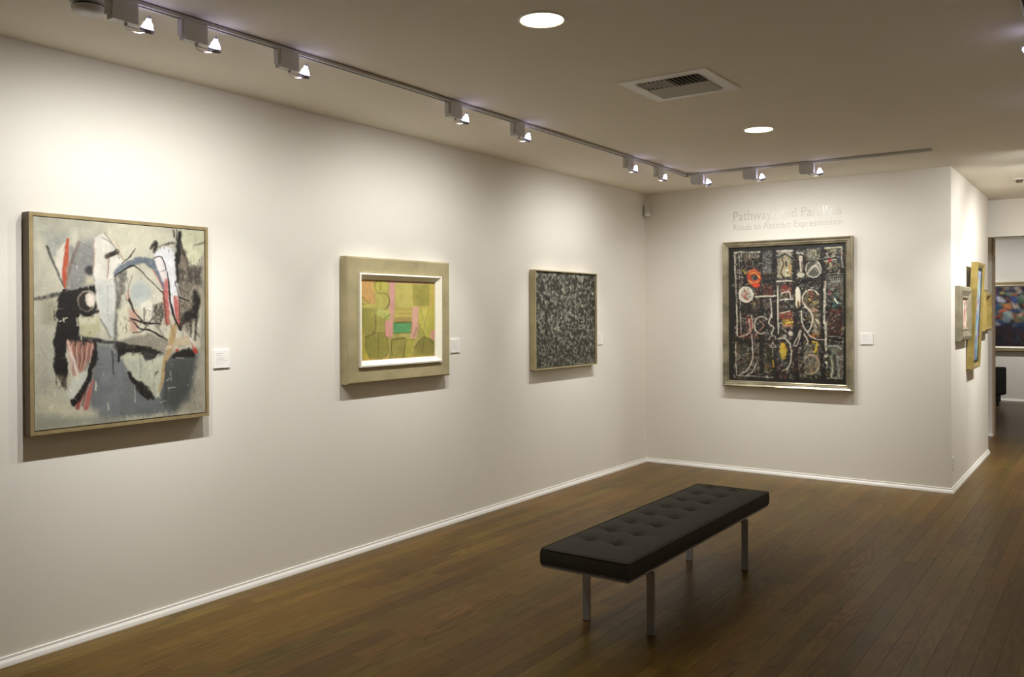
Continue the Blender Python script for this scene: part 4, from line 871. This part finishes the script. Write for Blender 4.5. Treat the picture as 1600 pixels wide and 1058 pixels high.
def slat(p, q, wd, tilt, z=-.010):
    p, q = Vector((*p, z)), Vector((*q, z)); d = (q - p).normalized(); s_ = Vector((-d.y, d.x, 0)); up = Vector((0, 0, 1))
    a = s_ * wd * .5 * math.cos(tilt) + up * wd * .5 * math.sin(tilt); t_ = (up * math.cos(tilt) - s_ * math.sin(tilt)) * .0006
    mb = MB(); mb.ring([[p + a + t_, p - a + t_, p - a - t_, p + a - t_], [q + a + t_, q - a + t_, q - a - t_, q + a - t_]], True, (True, True))
    return mb.build('louvre', M_white, e)
for i in range(14):                                   # near half: blades across, mitred at the middle
    x_ = -I2 + (i + .5) * 2 * I2 / 14
    tl = -.75 if x_ < 0 else .75
    slat((x_, -I2), (x_, -I2 + .155 - abs(x_) * .25), .012 if x_ < 0 else .019, tl)
for i in range(9):                                    # far half: blades running the other way
    y_ = -.02 + (i + .5) * (I2 + .02) / 9; slat((-I2, y_), (I2, y_), .0195, -.36)
e = empty('smoke_detector', (-3.27, 1.80, H), 0, 'round white smoke detector on the ceiling behind the first track spotlight', 'smoke detector')
MB().cyl((0, 0, 0), (0, 0, -1), ((0, .072), (.012, .072), (.016, .066)), 32).build('base', M_white, e, smooth=True)
MB().cyl((0, 0, -.016), (0, 0, -1), ((0, .056), (.008, .056)), 32).build('slot', M_dark, e)
MB().cyl((0, 0, -.024), (0, 0, -1), ((0, .064), (.004, .066), (.016, .060), (.024, .045), (.027, .02)), 32).build('cover', M_white, e, smooth=True)
e = empty('motion_sensor', (XL + .035, YB - .035, 2.50), PI / 4, 'small white motion sensor high in the corner of the two walls', 'sensor')
mb = MB(); mb.ring([[(-.030, 0, z), (-.026, -.030, z), (.026, -.030, z), (.030, 0, z), (.026, .012, z), (-.026, .012, z)] for z in (.012, .125)], True, (True, True)); mb.build('case', M_white, e)
MB().box(-.023, .023, -.034, -.029, .015, .048).build('lens', M_card, e)
MB().cyl((0, -.029, .082), (0, -1, 0), ((0, .008), (.003, .007)), 12).build('indicator', M_ink, e)
e = empty('power_outlet', (XR, 8.125, .195), PI / 2, 'small white wall outlet low on the corridor side of the partition', 'outlet')
MB().box(-.036, .036, -.006, 0, 0, .10).build('cover_plate', M_base, e)
for z in (.03, .07): MB().box(-.016, .016, -.008, -.006, z - .012, z + .012).build('socket', M_white, e)
e = empty('ceiling_canopy', (-.70, 9.2, H), 0, 'little white ceiling fitting over the corridor near the doorway', 'ceiling fitting')
MB().box(-.09, .10, -.05, .05, -.010, 0).build('plate', M_white, e)
for k in (-.05, .03): MB().cyl((k, 0, -.010), (0, 0, -1), ((0, .028), (.022, .026)), 16).build('jack', M_gold_side, e, smooth=True)

# ------------------------------------------------------------------ next room
e = empty('armchair', (-1.76, 15.9, 0), .12, 'black upholstered chair in the next room, half hidden behind the doorway', 'chair')
def taper(x0, x1, y0, y1, z0, z1, k, name):
    mb = MB(); L = []
    for t_, ins in ((0, .012), (.06, 0), (.94, 0), (1, .012)):
        z = z0 + (z1 - z0) * t_; sx = k + (1 - k) * t_; cx, cy = (x0 + x1) / 2, (y0 + y1) / 2; hx, hy = (x1 - x0) / 2 * sx - ins, (y1 - y0) / 2 - ins
        L.append([(cx - hx, cy - hy, z), (cx + hx, cy - hy, z), (cx + hx, cy + hy, z), (cx - hx, cy + hy, z)])
    mb.ring(L, True, (True, True)); return mb.build(name, M_black, e)
taper(-.28, .28, -.08, .03, .18, .63, .90, 'backrest'); taper(-.26, .26, .03, .5, .18, .42, .97, 'seat')
taper(-.28, -.20, .03, .5, .18, .56, 1, 'armrest'); taper(.20, .28, .03, .5, .18, .56, 1, 'armrest')
MB().box(-.22, .20, -.04, .46, .07, .19).build('plinth', M_black, e)
for lx in (-.18, .16):
    for ly in (-.0, .42): MB().box(lx - .022, lx + .022, ly - .022, ly + .022, 0, .07).build('leg', M_black, e)
for i, (x_, y_) in enumerate(((-3.2, 15.7), (-2.0, 15.7), (-.8, 15.7), (.3, 15.7))):
    e2 = spot((x_, y_, H), TX, (x_ + .1, YN, 1.2), ['next-room spotlight farthest left, aimed at the far wall', 'next-room spotlight over the left half of the far painting', 'next-room spotlight over the right half of the far painting', 'next-room spotlight farthest right, aimed at the far wall'][i], 1.0)
track('light_track', 5.5, (-4.2, 15.7, H), -PI / 2, 'white ceiling track in the next room in front of its far wall')
for i, (x_, y_) in enumerate(((-.42, 9.9), (-.75, 11.35), (-.8, 14.0))):
    downlight(x_, y_, ['round recessed ceiling light in the corridor just before the doorway', 'round recessed ceiling light between the header and the doorway', 'round recessed ceiling light of the next room'][i])  # first two are unseen lamps added to brighten the corridor and doorway strip
